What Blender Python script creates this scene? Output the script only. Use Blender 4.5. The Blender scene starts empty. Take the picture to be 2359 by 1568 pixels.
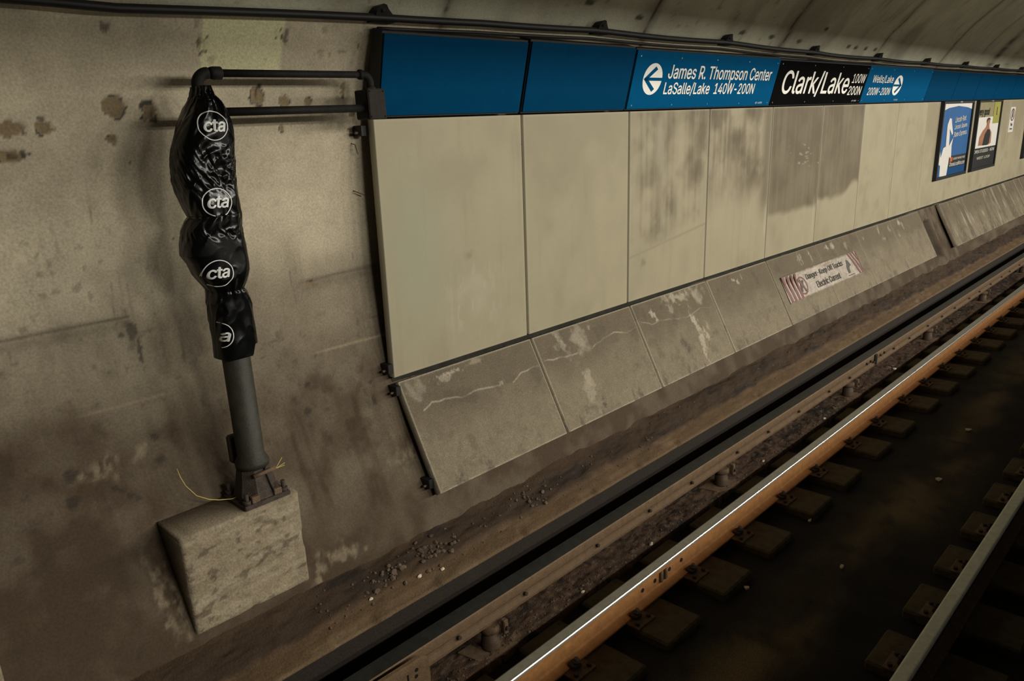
import bpy, bmesh, math, random
import numpy as np
from mathutils import Vector, Matrix
from mathutils.bvhtree import BVHTree
from mathutils.geometry import tessellate_polygon

# ------------------------------------------------------------------ scene, camera, light
S = bpy.context.scene
C = S.collection
CZ = 2.95                      # camera height above the trackbed; coordinates below are relative to the camera height
S.view_settings.view_transform = 'Standard'
S.view_settings.look = 'None'
S.view_settings.gamma = 1.0
S.view_settings.use_curve_mapping = False
S.view_settings.exposure = 0.0

cd = bpy.data.cameras.new('camera'); cam = bpy.data.objects.new('camera', cd); C.objects.link(cam)
cd.sensor_width = 36.0; cd.lens = 1750 / 2359 * 36.0; cd.clip_start = 0.05; cd.clip_end = 200
right, up, fwd = (0.69305864, -0.71914086, -0.05006143), (0.22449541, 0.14931842, 0.96296719), (0.68503396, 0.6786313, -0.26493025)
cam.matrix_world = Matrix(((right[0], up[0], -fwd[0], 0), (right[1], up[1], -fwd[1], 0), (right[2], up[2], -fwd[2], CZ), (0, 0, 0, 1)))
S.camera = cam

w = bpy.data.worlds.new('world'); S.world = w; w.use_nodes = True
w.node_tree.nodes['Background'].inputs[0].default_value = (0.75, 0.9, 1.0, 1)
w.node_tree.nodes['Background'].inputs[1].default_value = 0.028

def tube_light(x, y, z, power, col):
    d = bpy.data.lights.new('platform_tube', 'AREA'); d.shape = 'RECTANGLE'; d.size = 1.3; d.size_y = 0.22
    d.energy = power; d.color = col
    o = bpy.data.objects.new('platform_tube', d); C.objects.link(o); o.location = (x, y, z + CZ)
    n = Vector((0, 0.72, -0.70)).normalized()
    o.rotation_euler = (-n).to_track_quat('Z', 'X').to_euler()
    # long side of the tube runs along the platform (world X)
    zq = -n; xq = Vector((1, 0, 0)); yq = zq.cross(xq)
    o.rotation_euler = Matrix((xq, yq, zq)).transposed().to_euler()
for i in range(9):
    x = 1.9 + 2.6 * i
    tube_light(x, -4.0, 1.35, 105, (1.0, 0.95, 0.84))
    tube_light(x + 1.0, -5.2, 1.15, 88, (1.0, 0.97, 0.88))

# ------------------------------------------------------------------ numpy noise
def _h(ix, iy, s):
    n = (ix.astype(np.int64) * 374761393 + iy.astype(np.int64) * 668265263 + s * 1442695041) & 0x7fffffff
    n = ((n ^ (n >> 13)) * 1274126177) & 0x7fffffff
    return ((n ^ (n >> 16)) & 0xffff) / 65535.0
def vnoise(x, y, s=0):
    x = np.asarray(x, float); y = np.asarray(y, float)
    ix = np.floor(x); iy = np.floor(y); fx = x - ix; fy = y - iy
    fx = fx * fx * (3 - 2 * fx); fy = fy * fy * (3 - 2 * fy)
    a, b, c, d = _h(ix, iy, s), _h(ix + 1, iy, s), _h(ix, iy + 1, s), _h(ix + 1, iy + 1, s)
    return (a * (1 - fx) + b * fx) * (1 - fy) + (c * (1 - fx) + d * fx) * fy
def fbm(x, y, o=4, s=0):
    t = 0; a = .5; n = 0
    for k in range(o):
        t = t + a * vnoise(x * 2 ** k, y * 2 ** k, s + k * 17); n += a; a *= .5
    return t / n
def ss(a, b, x):
    t = np.clip((np.asarray(x) - a) / (b - a), 0, 1); return t * t * (3 - 2 * t)

# ------------------------------------------------------------------ materials
def nodes_of(m):
    m.use_nodes = True; return m.node_tree.nodes, m.node_tree.links
def mat(name, col, rough=.8, metal=0.0, var=.25, scale=12, bump=.0, spec=.4, emit=None, coat=0, bscale=None):
    m = bpy.data.materials.new(name); N, L = nodes_of(m); b = N['Principled BSDF']
    tc = N.new('ShaderNodeTexCoord')
    nz = N.new('ShaderNodeTexNoise'); nz.inputs['Scale'].default_value = scale; nz.inputs['Detail'].default_value = 6; nz.inputs['Roughness'].default_value = .65
    L.new(tc.outputs['Object'], nz.inputs['Vector'])
    rp = N.new('ShaderNodeValToRGB')
    rp.color_ramp.elements[0].position = .3; rp.color_ramp.elements[1].position = .7
    rp.color_ramp.elements[0].color = tuple(c * (1 - var) for c in col) + (1,)
    rp.color_ramp.elements[1].color = tuple(min(1, c * (1 + var)) for c in col) + (1,)
    L.new(nz.outputs['Fac'], rp.inputs[0]); L.new(rp.outputs[0], b.inputs['Base Color'])
    b.inputs['Roughness'].default_value = rough; b.inputs['Metallic'].default_value = metal
    b.inputs['Specular IOR Level'].default_value = spec; b.inputs['Coat Weight'].default_value = coat
    if bump:
        n2 = N.new('ShaderNodeTexNoise'); n2.inputs['Scale'].default_value = bscale or scale * 6; n2.inputs['Detail'].default_value = 5
        L.new(tc.outputs['Object'], n2.inputs['Vector'])
        bp = N.new('ShaderNodeBump'); bp.inputs['Strength'].default_value = bump; bp.inputs['Distance'].default_value = .01
        L.new(n2.outputs['Fac'], bp.inputs['Height']); L.new(bp.outputs[0], b.inputs['Normal'])
    return m
def masked(name, base, layers, rough=.85, var=.16, scale=3.0, fine=90, bump=.25, spec=.3, grain=.14):
    """concrete: base colour mottled by noise, then wear and painted light layers read from the mesh attributes 'mask' and 'mask2'"""
    m = bpy.data.materials.new(name); N, L = nodes_of(m); b = N['Principled BSDF']
    tc = N.new('ShaderNodeTexCoord')
    nz = N.new('ShaderNodeTexNoise'); nz.inputs['Scale'].default_value = scale; nz.inputs['Detail'].default_value = 8; nz.inputs['Roughness'].default_value = .6
    L.new(tc.outputs['Object'], nz.inputs['Vector'])
    rp = N.new('ShaderNodeValToRGB'); rp.color_ramp.elements[0].position = .32; rp.color_ramp.elements[1].position = .68
    rp.color_ramp.elements[0].color = tuple(c * (1 - var) for c in base) + (1,)
    rp.color_ramp.elements[1].color = tuple(c * (1 + var) for c in base) + (1,)
    L.new(nz.outputs['Fac'], rp.inputs[0]); cur = rp.outputs[0]
    seps = {}
    for key in sorted({k[:-1] for k, _ in layers}):
        at = N.new('ShaderNodeAttribute'); at.attribute_name = key
        sp = N.new('ShaderNodeSeparateColor'); L.new(at.outputs['Color'], sp.inputs[0]); seps[key] = sp
    for k, col in layers:
        mx = N.new('ShaderNodeMix'); mx.data_type = 'RGBA'
        L.new(seps[k[:-1]].outputs['RGB'.index(k[-1])], mx.inputs['Factor'])
        L.new(cur, mx.inputs['A']); mx.inputs['B'].default_value = tuple(col) + (1,); cur = mx.outputs['Result']
    n2 = N.new('ShaderNodeTexNoise'); n2.inputs['Scale'].default_value = fine; n2.inputs['Detail'].default_value = 4
    L.new(tc.outputs['Object'], n2.inputs['Vector'])
    mr = N.new('ShaderNodeMapRange'); mr.inputs['From Min'].default_value = .25; mr.inputs['From Max'].default_value = .75
    mr.inputs['To Min'].default_value = 1 - grain; mr.inputs['To Max'].default_value = 1 + grain
    L.new(n2.outputs['Fac'], mr.inputs['Value'])
    mu = N.new('ShaderNodeMix'); mu.data_type = 'RGBA'; mu.blend_type = 'MULTIPLY'; mu.inputs['Factor'].default_value = 1
    L.new(cur, mu.inputs['A']); L.new(mr.outputs[0], mu.inputs['B']); L.new(mu.outputs['Result'], b.inputs['Base Color'])
    b.inputs['Roughness'].default_value = rough; b.inputs['Specular IOR Level'].default_value = spec
    bp = N.new('ShaderNodeBump'); bp.inputs['Strength'].default_value = bump; bp.inputs['Distance'].default_value = .006
    L.new(n2.outputs['Fac'], bp.inputs['Height']); L.new(bp.outputs[0], b.inputs['Normal'])
    return m

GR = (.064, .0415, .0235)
M = dict(
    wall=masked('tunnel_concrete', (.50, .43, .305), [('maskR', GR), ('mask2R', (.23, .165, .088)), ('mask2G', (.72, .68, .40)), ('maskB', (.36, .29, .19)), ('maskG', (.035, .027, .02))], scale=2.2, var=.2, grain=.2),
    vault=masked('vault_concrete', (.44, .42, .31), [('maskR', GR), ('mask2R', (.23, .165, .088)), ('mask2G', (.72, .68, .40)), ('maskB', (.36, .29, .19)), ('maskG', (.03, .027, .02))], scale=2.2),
    kerb=masked('kerb_concrete', (.098, .059, .029), [('maskR', (.033, .0195, .0115)), ('maskB', (.145, .10, .054)), ('maskG', (.02, .015, .011))], scale=5, bump=.6, grain=.25),
    panel=masked('cream_panel', (.375, .325, .215), [('maskR', (.142, .110, .067)), ('maskB', (.48, .44, .33)), ('maskG', (.06, .045, .03)), ('mask2R', (.32, .335, .235))], rough=.62, var=.05, scale=2.5, fine=220, bump=.08, grain=.05),
    slab=masked('grey_slab', (.205, .168, .112), [('maskR', (.108, .084, .054)), ('maskB', (.44, .385, .285)), ('maskG', (.06, .046, .031)), ('mask2R', (.25, .205, .138))], rough=.8, var=.12, scale=6, fine=130, bump=.45, grain=.3),
    block=masked('block_concrete', (.27, .215, .14), [('maskR', (.075, .052, .033)), ('maskB', (.40, .34, .235)), ('maskG', (.06, .042, .028))], scale=8, bump=.5, grain=.25),
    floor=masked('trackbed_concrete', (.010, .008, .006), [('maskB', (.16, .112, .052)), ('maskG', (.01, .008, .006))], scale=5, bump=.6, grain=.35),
    dirt=masked('brake_dust_dirt', (.092, .053, .032), [('maskR', (.045, .03, .02)), ('maskB', (.2, .15, .10)), ('maskG', (.015, .012, .01))], scale=14, fine=140, bump=1.0, grain=.4),
    platform=mat('platform_concrete', (.22, .2, .17), .8),
    black=mat('black_paint', (.012, .012, .012), .55, var=.3, scale=20),
    frame=mat('dark_framing_steel', (.030, .029, .022), .8, var=.3, spec=.1),
    pipe=mat('sooty_pipe', (.011, .0095, .008), .7, spec=.2, var=.35, scale=25, bump=.2),
    cable=mat('black_cable', (.010, .009, .008), .55, var=.3),
    box=mat('sooty_box', (.020, .015, .011), .8, var=.35, scale=40, bump=.4),
    post=mat('grey_post_paint', (.042, .038, .028), .55, var=.3, scale=14, bump=.15, spec=.3),
    cast=mat('cast_iron', (.060, .043, .032), .7, var=.4, scale=30, bump=.5),
    rust=mat('rusty_steel', (.155, .10, .058), .75, var=.35, scale=30, bump=.5),
    railrust=mat('rail_rust', (.40, .185, .06), .7, var=.22, scale=18, bump=.25),
    brightened_top=mat('brightened_grey_rail', (.85, .86, .74), .6, var=.12, scale=25),  # far rail head paled to stand in for reflected ceiling light
    railtop=mat('rail_head_steel', (.30, .285, .235), .45, metal=.4, var=.15, scale=25),
    polish=mat('polished_steel', (.95, .93, .88), .28, metal=1.0, var=.05, scale=20),
    thirdtop=mat('contact_face_steel', (.07, .075, .075), .35, metal=.8, var=.25, scale=20),
    thirdside=mat('contact_rail_rust', (.165, .104, .055), .7, var=.22, scale=22, bump=.4),
    insul=mat('insulator_ceramic', (.085, .052, .032), .6, var=.3, scale=25, bump=.2),
    tie=mat('creosote_timber', (.085, .061, .029), .85, var=.35, scale=18, bump=.7),
    blue=mat('sign_blue', (.0, .082, .205), .6, var=.04, spec=.02),
    navy=mat('blank_fascia_blue', (.0, .046, .115), .6, var=.06, spec=.02),
    signblack=mat('sign_black', (.006, .006, .006), .7, var=.1, spec=.0),
    white=mat('sign_white', (.93, .90, .82), .5, var=.03),
    screw=mat('zinc_screw', (.6, .6, .55), .35, metal=.8),
    bag=mat('black_plastic_film', (.003, .003, .003), .22, var=.2, spec=.28, bump=.05, scale=30, bscale=40),
    print=mat('white_print', (.78, .78, .74), .5, var=.12, scale=60),
    yellow=mat('yellow_wire', (.55, .42, .12), .5, var=.1),
    dangerwhite=mat('weathered_white', (.33, .27, .205), .4, var=.38, scale=14, bump=.2, spec=.5),
    dangerred=mat('faded_red', (.15, .042, .03), .5, var=.25, scale=16),
    dangerblack=mat('faded_black', (.07, .06, .05), .6, var=.3, scale=20),
    posterblue=mat('poster_blue', (.035, .13, .33), .35, var=.12, scale=2.5),
    posterdeep=mat('poster_deep_blue', (.01, .07, .2), .35, var=.05),
    posterwhite=mat('poster_white', (.75, .71, .66), .4, var=.03),
    posterolive=mat('poster_khaki', (.30, .26, .14), .4, var=.12, scale=6),
    postergreen=mat('poster_lime', (.36, .34, .08), .4, var=.15, scale=4),
    posterdark=mat('poster_charcoal', (.028, .028, .026), .4, var=.1),
    skin=mat('poster_skin', (.38, .17, .10), .4, var=.15),
    hair=mat('poster_hair', (.05, .03, .022), .5, var=.1),
    orange=mat('poster_orange', (.6, .13, .03), .4, var=.05),
    paper=mat('paper_scrap', (.62, .55, .42), .8, var=.2),
    stone=mat('loose_stone', (.12, .085, .055), .9, var=.5, scale=9),
)

# ------------------------------------------------------------------ object helpers
ROOT = {}
def put(o, label, cat, group=None, kind=None):
    if label: o['label'] = label
    if cat: o['category'] = cat
    if group: o['group'] = group
    if kind: o['kind'] = kind
    return o
def thing(name, loc, label, cat, group=None):
    o = bpy.data.objects.new(name, None); C.objects.link(o); o.empty_display_size = .1
    o.location = (loc[0], loc[1], loc[2] + CZ); o['_o'] = tuple(loc)
    return put(o, label, cat, group)
def link(me, name, mats, parent=None, origin=None, smooth=False):
    if not isinstance(mats, (list, tuple)): mats = [mats]
    for m in mats: me.materials.append(m)
    o = bpy.data.objects.new(name, me); C.objects.link(o)
    if parent is not None:
        off = Vector(parent['_o']); o.parent = parent; o['_o'] = tuple(off)
    else:
        if origin is None:
            a = np.empty(len(me.vertices) * 3); me.vertices.foreach_get('co', a); a = a.reshape(-1, 3)
            origin = ((a[:, 0].min() + a[:, 0].max()) / 2, (a[:, 1].min() + a[:, 1].max()) / 2, a[:, 2].min())
        off = Vector(origin); o.location = off + Vector((0, 0, CZ)); o['_o'] = tuple(off)
    me.transform(Matrix.Translation(-off))
    if smooth: me.polygons.foreach_set('use_smooth', [True] * len(me.polygons))
    me.update()
    return o
def np_mesh(name, v, quads):
    me = bpy.data.meshes.new(name); v = np.asarray(v, np.float32); q = np.asarray(quads, np.int32)
    me.vertices.add(len(v)); me.vertices.foreach_set('co', v.ravel())
    me.loops.add(q.size); me.loops.foreach_set('vertex_index', q.ravel())
    me.polygons.add(len(q)); me.polygons.foreach_set('loop_start', np.arange(0, q.size, q.shape[1], dtype=np.int32))
    me.update(calc_edges=True); me.validate()
    return me
def grid_quads(nu, nv, wrap=False, base=0):
    i = np.arange(nu if wrap else nu - 1); j = np.arange(nv - 1); I, J = np.meshgrid(i, j, indexing='ij')
    a = base + I * nv + J; b = base + ((I + 1) % nu) * nv + J
    return np.stack([a, b, b + 1, a + 1], -1).reshape(-1, 4)
def set_mask(me, name, rgb):
    at = me.color_attributes.new(name, 'FLOAT_COLOR', 'POINT')
    a = np.ones((len(me.vertices), 4), np.float32); a[:, :3] = np.clip(rgb, 0, 1)
    at.data.foreach_set('color', a.ravel())

class MB:
    def __init__(s): s.v = []; s.f = []; s.m = []; s.sm = []
    def add(s, v, f, mi=0, sm=False):
        k = len(s.v); s.v += [tuple(p) for p in v]; s.f += [tuple(i + k for i in q) for q in f]; s.m += [mi] * len(f); s.sm += [sm] * len(f); return s
    def box(s, x0, x1, y0, y1, z0, z1, bev=.0, mi=0, seg=1, shear=None):
        bm = bmesh.new(); bmesh.ops.create_cube(bm, size=1)
        for v in bm.verts:
            v.co = Vector((x0 + (x1 - x0) * (v.co.x + .5), y0 + (y1 - y0) * (v.co.y + .5), z0 + (z1 - z0) * (v.co.z + .5)))
        if bev: bmesh.ops.bevel(bm, geom=list(bm.edges), offset=bev, segments=seg, affect='EDGES', profile=.5)
        bm.verts.index_update()
        s.add([v.co[:] for v in bm.verts], [[v.index for v in f.verts] for f in bm.faces], mi); bm.free(); return s
    def prism(s, prof, x0, x1, mis=None, nx=1, caps=True):
        n = len(prof); xs = np.linspace(x0, x1, nx + 1)
        v = [(x, p[0], p[1]) for x in xs for p in prof]; f = []; m = []
        for k in range(nx):
            for i in range(n):
                j = (i + 1) % n; f.append((k * n + i, k * n + j, (k + 1) * n + j, (k + 1) * n + i)); m.append(mis[i] if mis else 0)
        if caps:
            f += [tuple(range(n))[::-1], tuple(nx * n + i for i in range(n))]; m += [0, 0]
        k = len(s.v); s.v += v; s.f += [tuple(i + k for i in q) for q in f]; s.m += m; s.sm += [False] * len(f); return s
    def tube(s, path, r, n=12, caps=True, mi=0):
        P = [Vector(p) for p in path]; R = r if isinstance(r, (list, tuple)) else [r] * len(P)
        base = len(s.v); u = None
        for i, p in enumerate(P):
            t = (P[min(i + 1, len(P) - 1)] - P[max(i - 1, 0)]).normalized()
            if u is None: u = t.orthogonal().normalized()
            u = (u - t * u.dot(t)).normalized(); w_ = t.cross(u)
            for k in range(n):
                a = 2 * math.pi * k / n; s.v.append(tuple(p + (u * math.cos(a) + w_ * math.sin(a)) * R[i]))
        for i in range(len(P) - 1):
            for k in range(n):
                k2 = (k + 1) % n; s.f.append((base + i * n + k, base + i * n + k2, base + (i + 1) * n + k2, base + (i + 1) * n + k)); s.m.append(mi); s.sm.append(True)
        if caps:
            s.f.append(tuple(base + k for k in range(n))[::-1]); s.f.append(tuple(base + (len(P) - 1) * n + k for k in range(n))); s.m += [mi, mi]; s.sm += [False, False]
        return s
    def cyl(s, p0, p1, r, n=16, r1=None, mi=0): return s.tube([p0, p1], [r, r if r1 is None else r1], n, True, mi)
    def build(s, name, mats, parent=None, origin=None, fix=False):
        me = bpy.data.meshes.new(name); me.from_pydata(s.v, [], s.f); me.update()
        me.polygons.foreach_set('material_index', s.m); me.polygons.foreach_set('use_smooth', s.sm)
        if fix:
            bm = bmesh.new(); bm.from_mesh(me); bmesh.ops.recalc_face_normals(bm, faces=bm.faces); bm.to_mesh(me); bm.free()
        return link(me, name, mats, parent, origin)
def dup(root, dx, label=None, group=None):
    r = root.copy(); C.objects.link(r); r.location = root.location + Vector((dx[0], dx[1], dx[2]))
    if label: r['label'] = label
    if group: r['group'] = group
    for ch in list(root.children):
        c = ch.copy(); C.objects.link(c); c.parent = r
        for g in list(ch.children):
            d = g.copy(); C.objects.link(d); d.parent = c
    return r
def arc(c, r, a0, a1, n, plane='xz'):
    out = []
    for i in range(n + 1):
        a = a0 + (a1 - a0) * i / n
        out.append((c[0] + r * math.cos(a), c[1], c[2] + r * math.sin(a)))
    return out
ORD = ['first', 'second', 'third', 'fourth', 'fifth', 'sixth', 'seventh', 'eighth', 'ninth', 'tenth', 'eleventh', 'twelfth', 'thirteenth', 'fourteenth', 'fifteenth', 'sixteenth', 'seventeenth', 'eighteenth', 'nineteenth', 'twentieth', 'twenty-first', 'twenty-second', 'twenty-third', 'twenty-fourth', 'twenty-fifth', 'twenty-sixth', 'twenty-seventh', 'twenty-eighth', 'twenty-ninth', 'thirtieth']

# flat lettering: outlines from a plain grotesque shipped with Blender, else the built-in typeface
try:
    import os
    FONT = bpy.data.fonts.load(os.path.join(bpy.utils.system_resource('DATAFILES'), 'fonts', 'Inter.woff2'))
except Exception:
    FONT = None
def letters(body, bold=0.0, shear=0.0, sub=0, spacing=1.0):
    cu = bpy.data.curves.new('t', 'FONT'); cu.body = body; cu.shear = shear; cu.resolution_u = 4; cu.font = FONT or cu.font; cu.space_character = spacing
    cu.fill_mode = 'NONE'
    o = bpy.data.objects.new('t', cu); C.objects.link(o)
    dg = bpy.context.evaluated_depsgraph_get(); me = bpy.data.meshes.new_from_object(o.evaluated_get(dg))
    bpy.data.objects.remove(o); bpy.data.curves.remove(cu)
    co = [p.co.copy() for p in me.vertices]; nb = {}
    for e in me.edges:
        a, b = e.vertices; nb.setdefault(a, []).append(b); nb.setdefault(b, []).append(a)
    bpy.data.meshes.remove(me); seen = set(); loops = []
    for k in range(len(co)):                       # walk every closed outline
        if k in seen or k not in nb: continue
        lp = [k]; seen.add(k); nxt = k + 1 if (k + 1) in nb[k] else nb[k][0]
        while nxt not in seen:
            seen.add(nxt); lp.append(nxt); c = [q for q in nb[nxt] if q not in seen]
            if not c: break
            nxt = c[0]
        if len(lp) > 2: loops.append([co[q] for q in lp])
    area = lambda L: sum(L[q].x * L[(q + 1) % len(L)].y - L[(q + 1) % len(L)].x * L[q].y for q in range(len(L))) / 2
    def inside(p, L):
        c = False
        for q in range(len(L)):
            a, b = L[q], L[q - 1]
            if (a.y > p.y) != (b.y > p.y) and p.x < (b.x - a.x) * (p.y - a.y) / (b.y - a.y) + a.x: c = not c
        return c
    A = [area(L) for L in loops]; sg = max(A, key=abs) > 0
    bm = bmesh.new()
    for L, ar in zip(loops, A):
        if (ar > 0) != sg: continue
        holes = [H for H, ah in zip(loops, A) if (ah > 0) != sg and inside(H[0], L) and inside(H[len(H) // 2], L)]
        flat = [p for P_ in [L] + holes for p in P_]; bv = [bm.verts.new((p.x, p.y, 0)) for p in flat]
        for t3 in tessellate_polygon([L] + holes):
            try: bm.faces.new([bv[q] for q in t3])
            except ValueError: pass
    if sub: bmesh.ops.subdivide_edges(bm, edges=bm.edges, cuts=sub, use_grid_fill=True)
    bm.verts.index_update()
    v = np.array([p.co[:2] for p in bm.verts]); f = [[q.index for q in t.verts] for t in bm.faces]; bm.free()
    if bold:
        n = len(v); sh = [(0, 0), (-bold, 0), (bold, 0), (0, bold * .6), (0, -bold * .6)]
        f = [[i + k * n for i in q] for k in range(len(sh)) for q in f]; ly = np.repeat(np.arange(len(sh)), n); v = np.concatenate([v + np.array(d) for d in sh])
    else: ly = np.zeros(len(v))
    lo, hi = v.min(0), v.max(0); return np.column_stack([(v - lo) / (hi - lo), ly]), f
def words(v, f, gap=.022):
    par = list(range(len(v)))
    def fd(i):
        while par[i] != i: par[i] = par[par[i]]; i = par[i]
        return i
    for q in f:
        for i in q[1:]: par[fd(i)] = fd(q[0])
    isl = {}
    for i in range(len(v)): isl.setdefault(fd(i), []).append(i)
    rng = sorted((min(v[i][0] for i in g), max(v[i][0] for i in g), k) for k, g in isl.items())
    out = []; cur = []; end = None
    for a, b, k in rng:
        if end is not None and a - end > gap: out.append(cur); cur = []
        cur.append(k); end = b if end is None or not cur[:-1] else max(end, b)
    out.append(cur); res = []
    for ks in out:
        ks = set(ks); ff = [q for q in f if fd(q[0]) in ks]; used = sorted({i for q in ff for i in q}); mp = {i: n for n, i in enumerate(used)}
        res.append((v[used], [[mp[i] for i in q] for q in ff]))
    return res
def on_plane(mb, v2, f, O, U, V, nrm, off, mi=0):
    O, U, V, nrm = map(Vector, (O, U, V, nrm))
    P = [O + U * p[0] + V * p[1] + nrm * (off + (p[2] * .0004 if len(p) > 2 else 0)) for p in v2]  # lies just proud of the sheet
    n = (P[f[0][1]] - P[f[0][0]]).cross(P[f[0][2]] - P[f[0][0]])
    if n.dot(nrm) < 0: f = [q[::-1] for q in f]
    mb.add(P, f, mi)
def poly2(pts): return np.array(pts, float), [list(range(len(pts)))]
def ring2(cx, cy, rx, ry, t, n=40):
    v = []; f = []
    for k in range(n):
        a = 2 * math.pi * k / n
        v += [(cx + rx * math.cos(a), cy + ry * math.sin(a)), (cx + (rx - t) * math.cos(a), cy + (ry - t * ry / rx) * math.sin(a))]
    for k in range(n):
        j = (k + 1) % n; f.append([2 * k, 2 * j, 2 * j + 1, 2 * k + 1])
    return np.array(v), f
def disc2(cx, cy, rx, ry, n=40): return np.array([(cx + rx * math.cos(2 * math.pi * k / n), cy + ry * math.sin(2 * math.pi * k / n)) for k in range(n)]), [list(range(n))]

# ------------------------------------------------------------------ tunnel lining
PR = [(-2.45, 3.30), (-2.31, 3.33), (-2.24, 3.35), (-2.10, 3.42), (-1.72, 3.61), (-1.45, 3.71), (-1.1, 3.765), (-.7, 3.79), (-.3, 3.785), (.1, 3.74), (.4, 3.645), (.56, 3.56), (.655, 3.50), (.733, 3.44), (.865, 3.34), (1.1, 3.12), (1.4, 2.75), (1.7, 2.2), (2.0, 1.4), (2.25, .6)]
_pz = np.array([p[0] for p in PR]); _py = np.array([p[1] for p in PR])
def wally(z):
    z = np.asarray(z, float); return (np.interp(z - .05, _pz, _py) + np.interp(z, _pz, _py) * 2 + np.interp(z + .05, _pz, _py)) / 4
# wear: x, z, half width, half height
TAN = [(1.316, .191, .05, .038), (1.468, .171, .038, .043), (.90, .115, .05, .028), (1.029, .112, .034, .027), (.885, .0, .06, .022), (1.296, .057, .022, .018), (1.999, .232, .034, .045), (2.157, .205, .028, .027), (2.293, .205, .024, .026), (2.512, .262, .013, .036), (2.142, .073, .015, .018), (2.583, .14, .018, .016), (2.581, .04, .02, .022), (2.218, -.768, .022, .014), (1.721, .454, .028, .034), (2.10, .517, .02, .02)]
DARK = [(1.292, .507, .026, .024), (1.70, .468, .012, .02), (2.139, .515, .014, .035), (2.582, .481, .012, .012), (1.999, .245, .008, .03), (1.36, -.051, .008, .007), (1.532, -.032, .006, .005), (1.511, -.419, .006, .005), (1.018, .15, .02, .012), (.892, .0, .022, .012), (1.48, .15, .012, .03),
        (2.095, -1.328, .022, .022), (2.056, -1.47, .025, .022), (2.509, -1.421, .02, .014), (2.5, -1.531, .018, .03), (1.235, -1.355, .03, .022), (1.227, -1.473, .03, .02), (.834, -1.412, .04, .03), (.816, -1.527, .03, .025), (1.0, -1.535, .02, .012), (1.03, -1.555, .018, .012), (1.055, -1.585, .02, .015), (1.085, -1.61, .016, .014), (1.19, -.84, .014, .02), (1.238, -.83, .03, .07), (1.26, -.93, .012, .09)]
BLOT = [(1.05, -2.02, .03, .16), (1.10, -2.12, .05, .12), (1.20, -2.17, .05, .07), (1.9, -2.2, .10, .05), (1.82, -2.25, .05, .05), (2.02, -2.22, .08, .04), (.96, -1.42, .10, .08), (1.15, -1.4, .05, .05), (2.62, -1.86, .10, .12)]
CRACKX = [3.106, 5.10, 7.35, 9.9, 12.4, 15, 18, 21]
HOLES = [(6.518, .727), (7.091, .719), (7.693, .708), (8.937, .707), (9.146, .702), (9.451, .704), (9.746, .705), (4.32, .80), (4.95, .75), (8.1, .83)]
def spot(X, Z, sp, seed, soft=.25, rag=.6):
    x, z, rx, rz = sp
    k = 1.0 / max(min(rx, rz), .012); d = np.hypot((X - x) / rx, (Z - z) / rz) + rag * (fbm(X * k, Z * k, 3, seed) - .5) * 2
    return 1 - ss(1 - soft, 1 + soft * .4, d)
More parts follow.
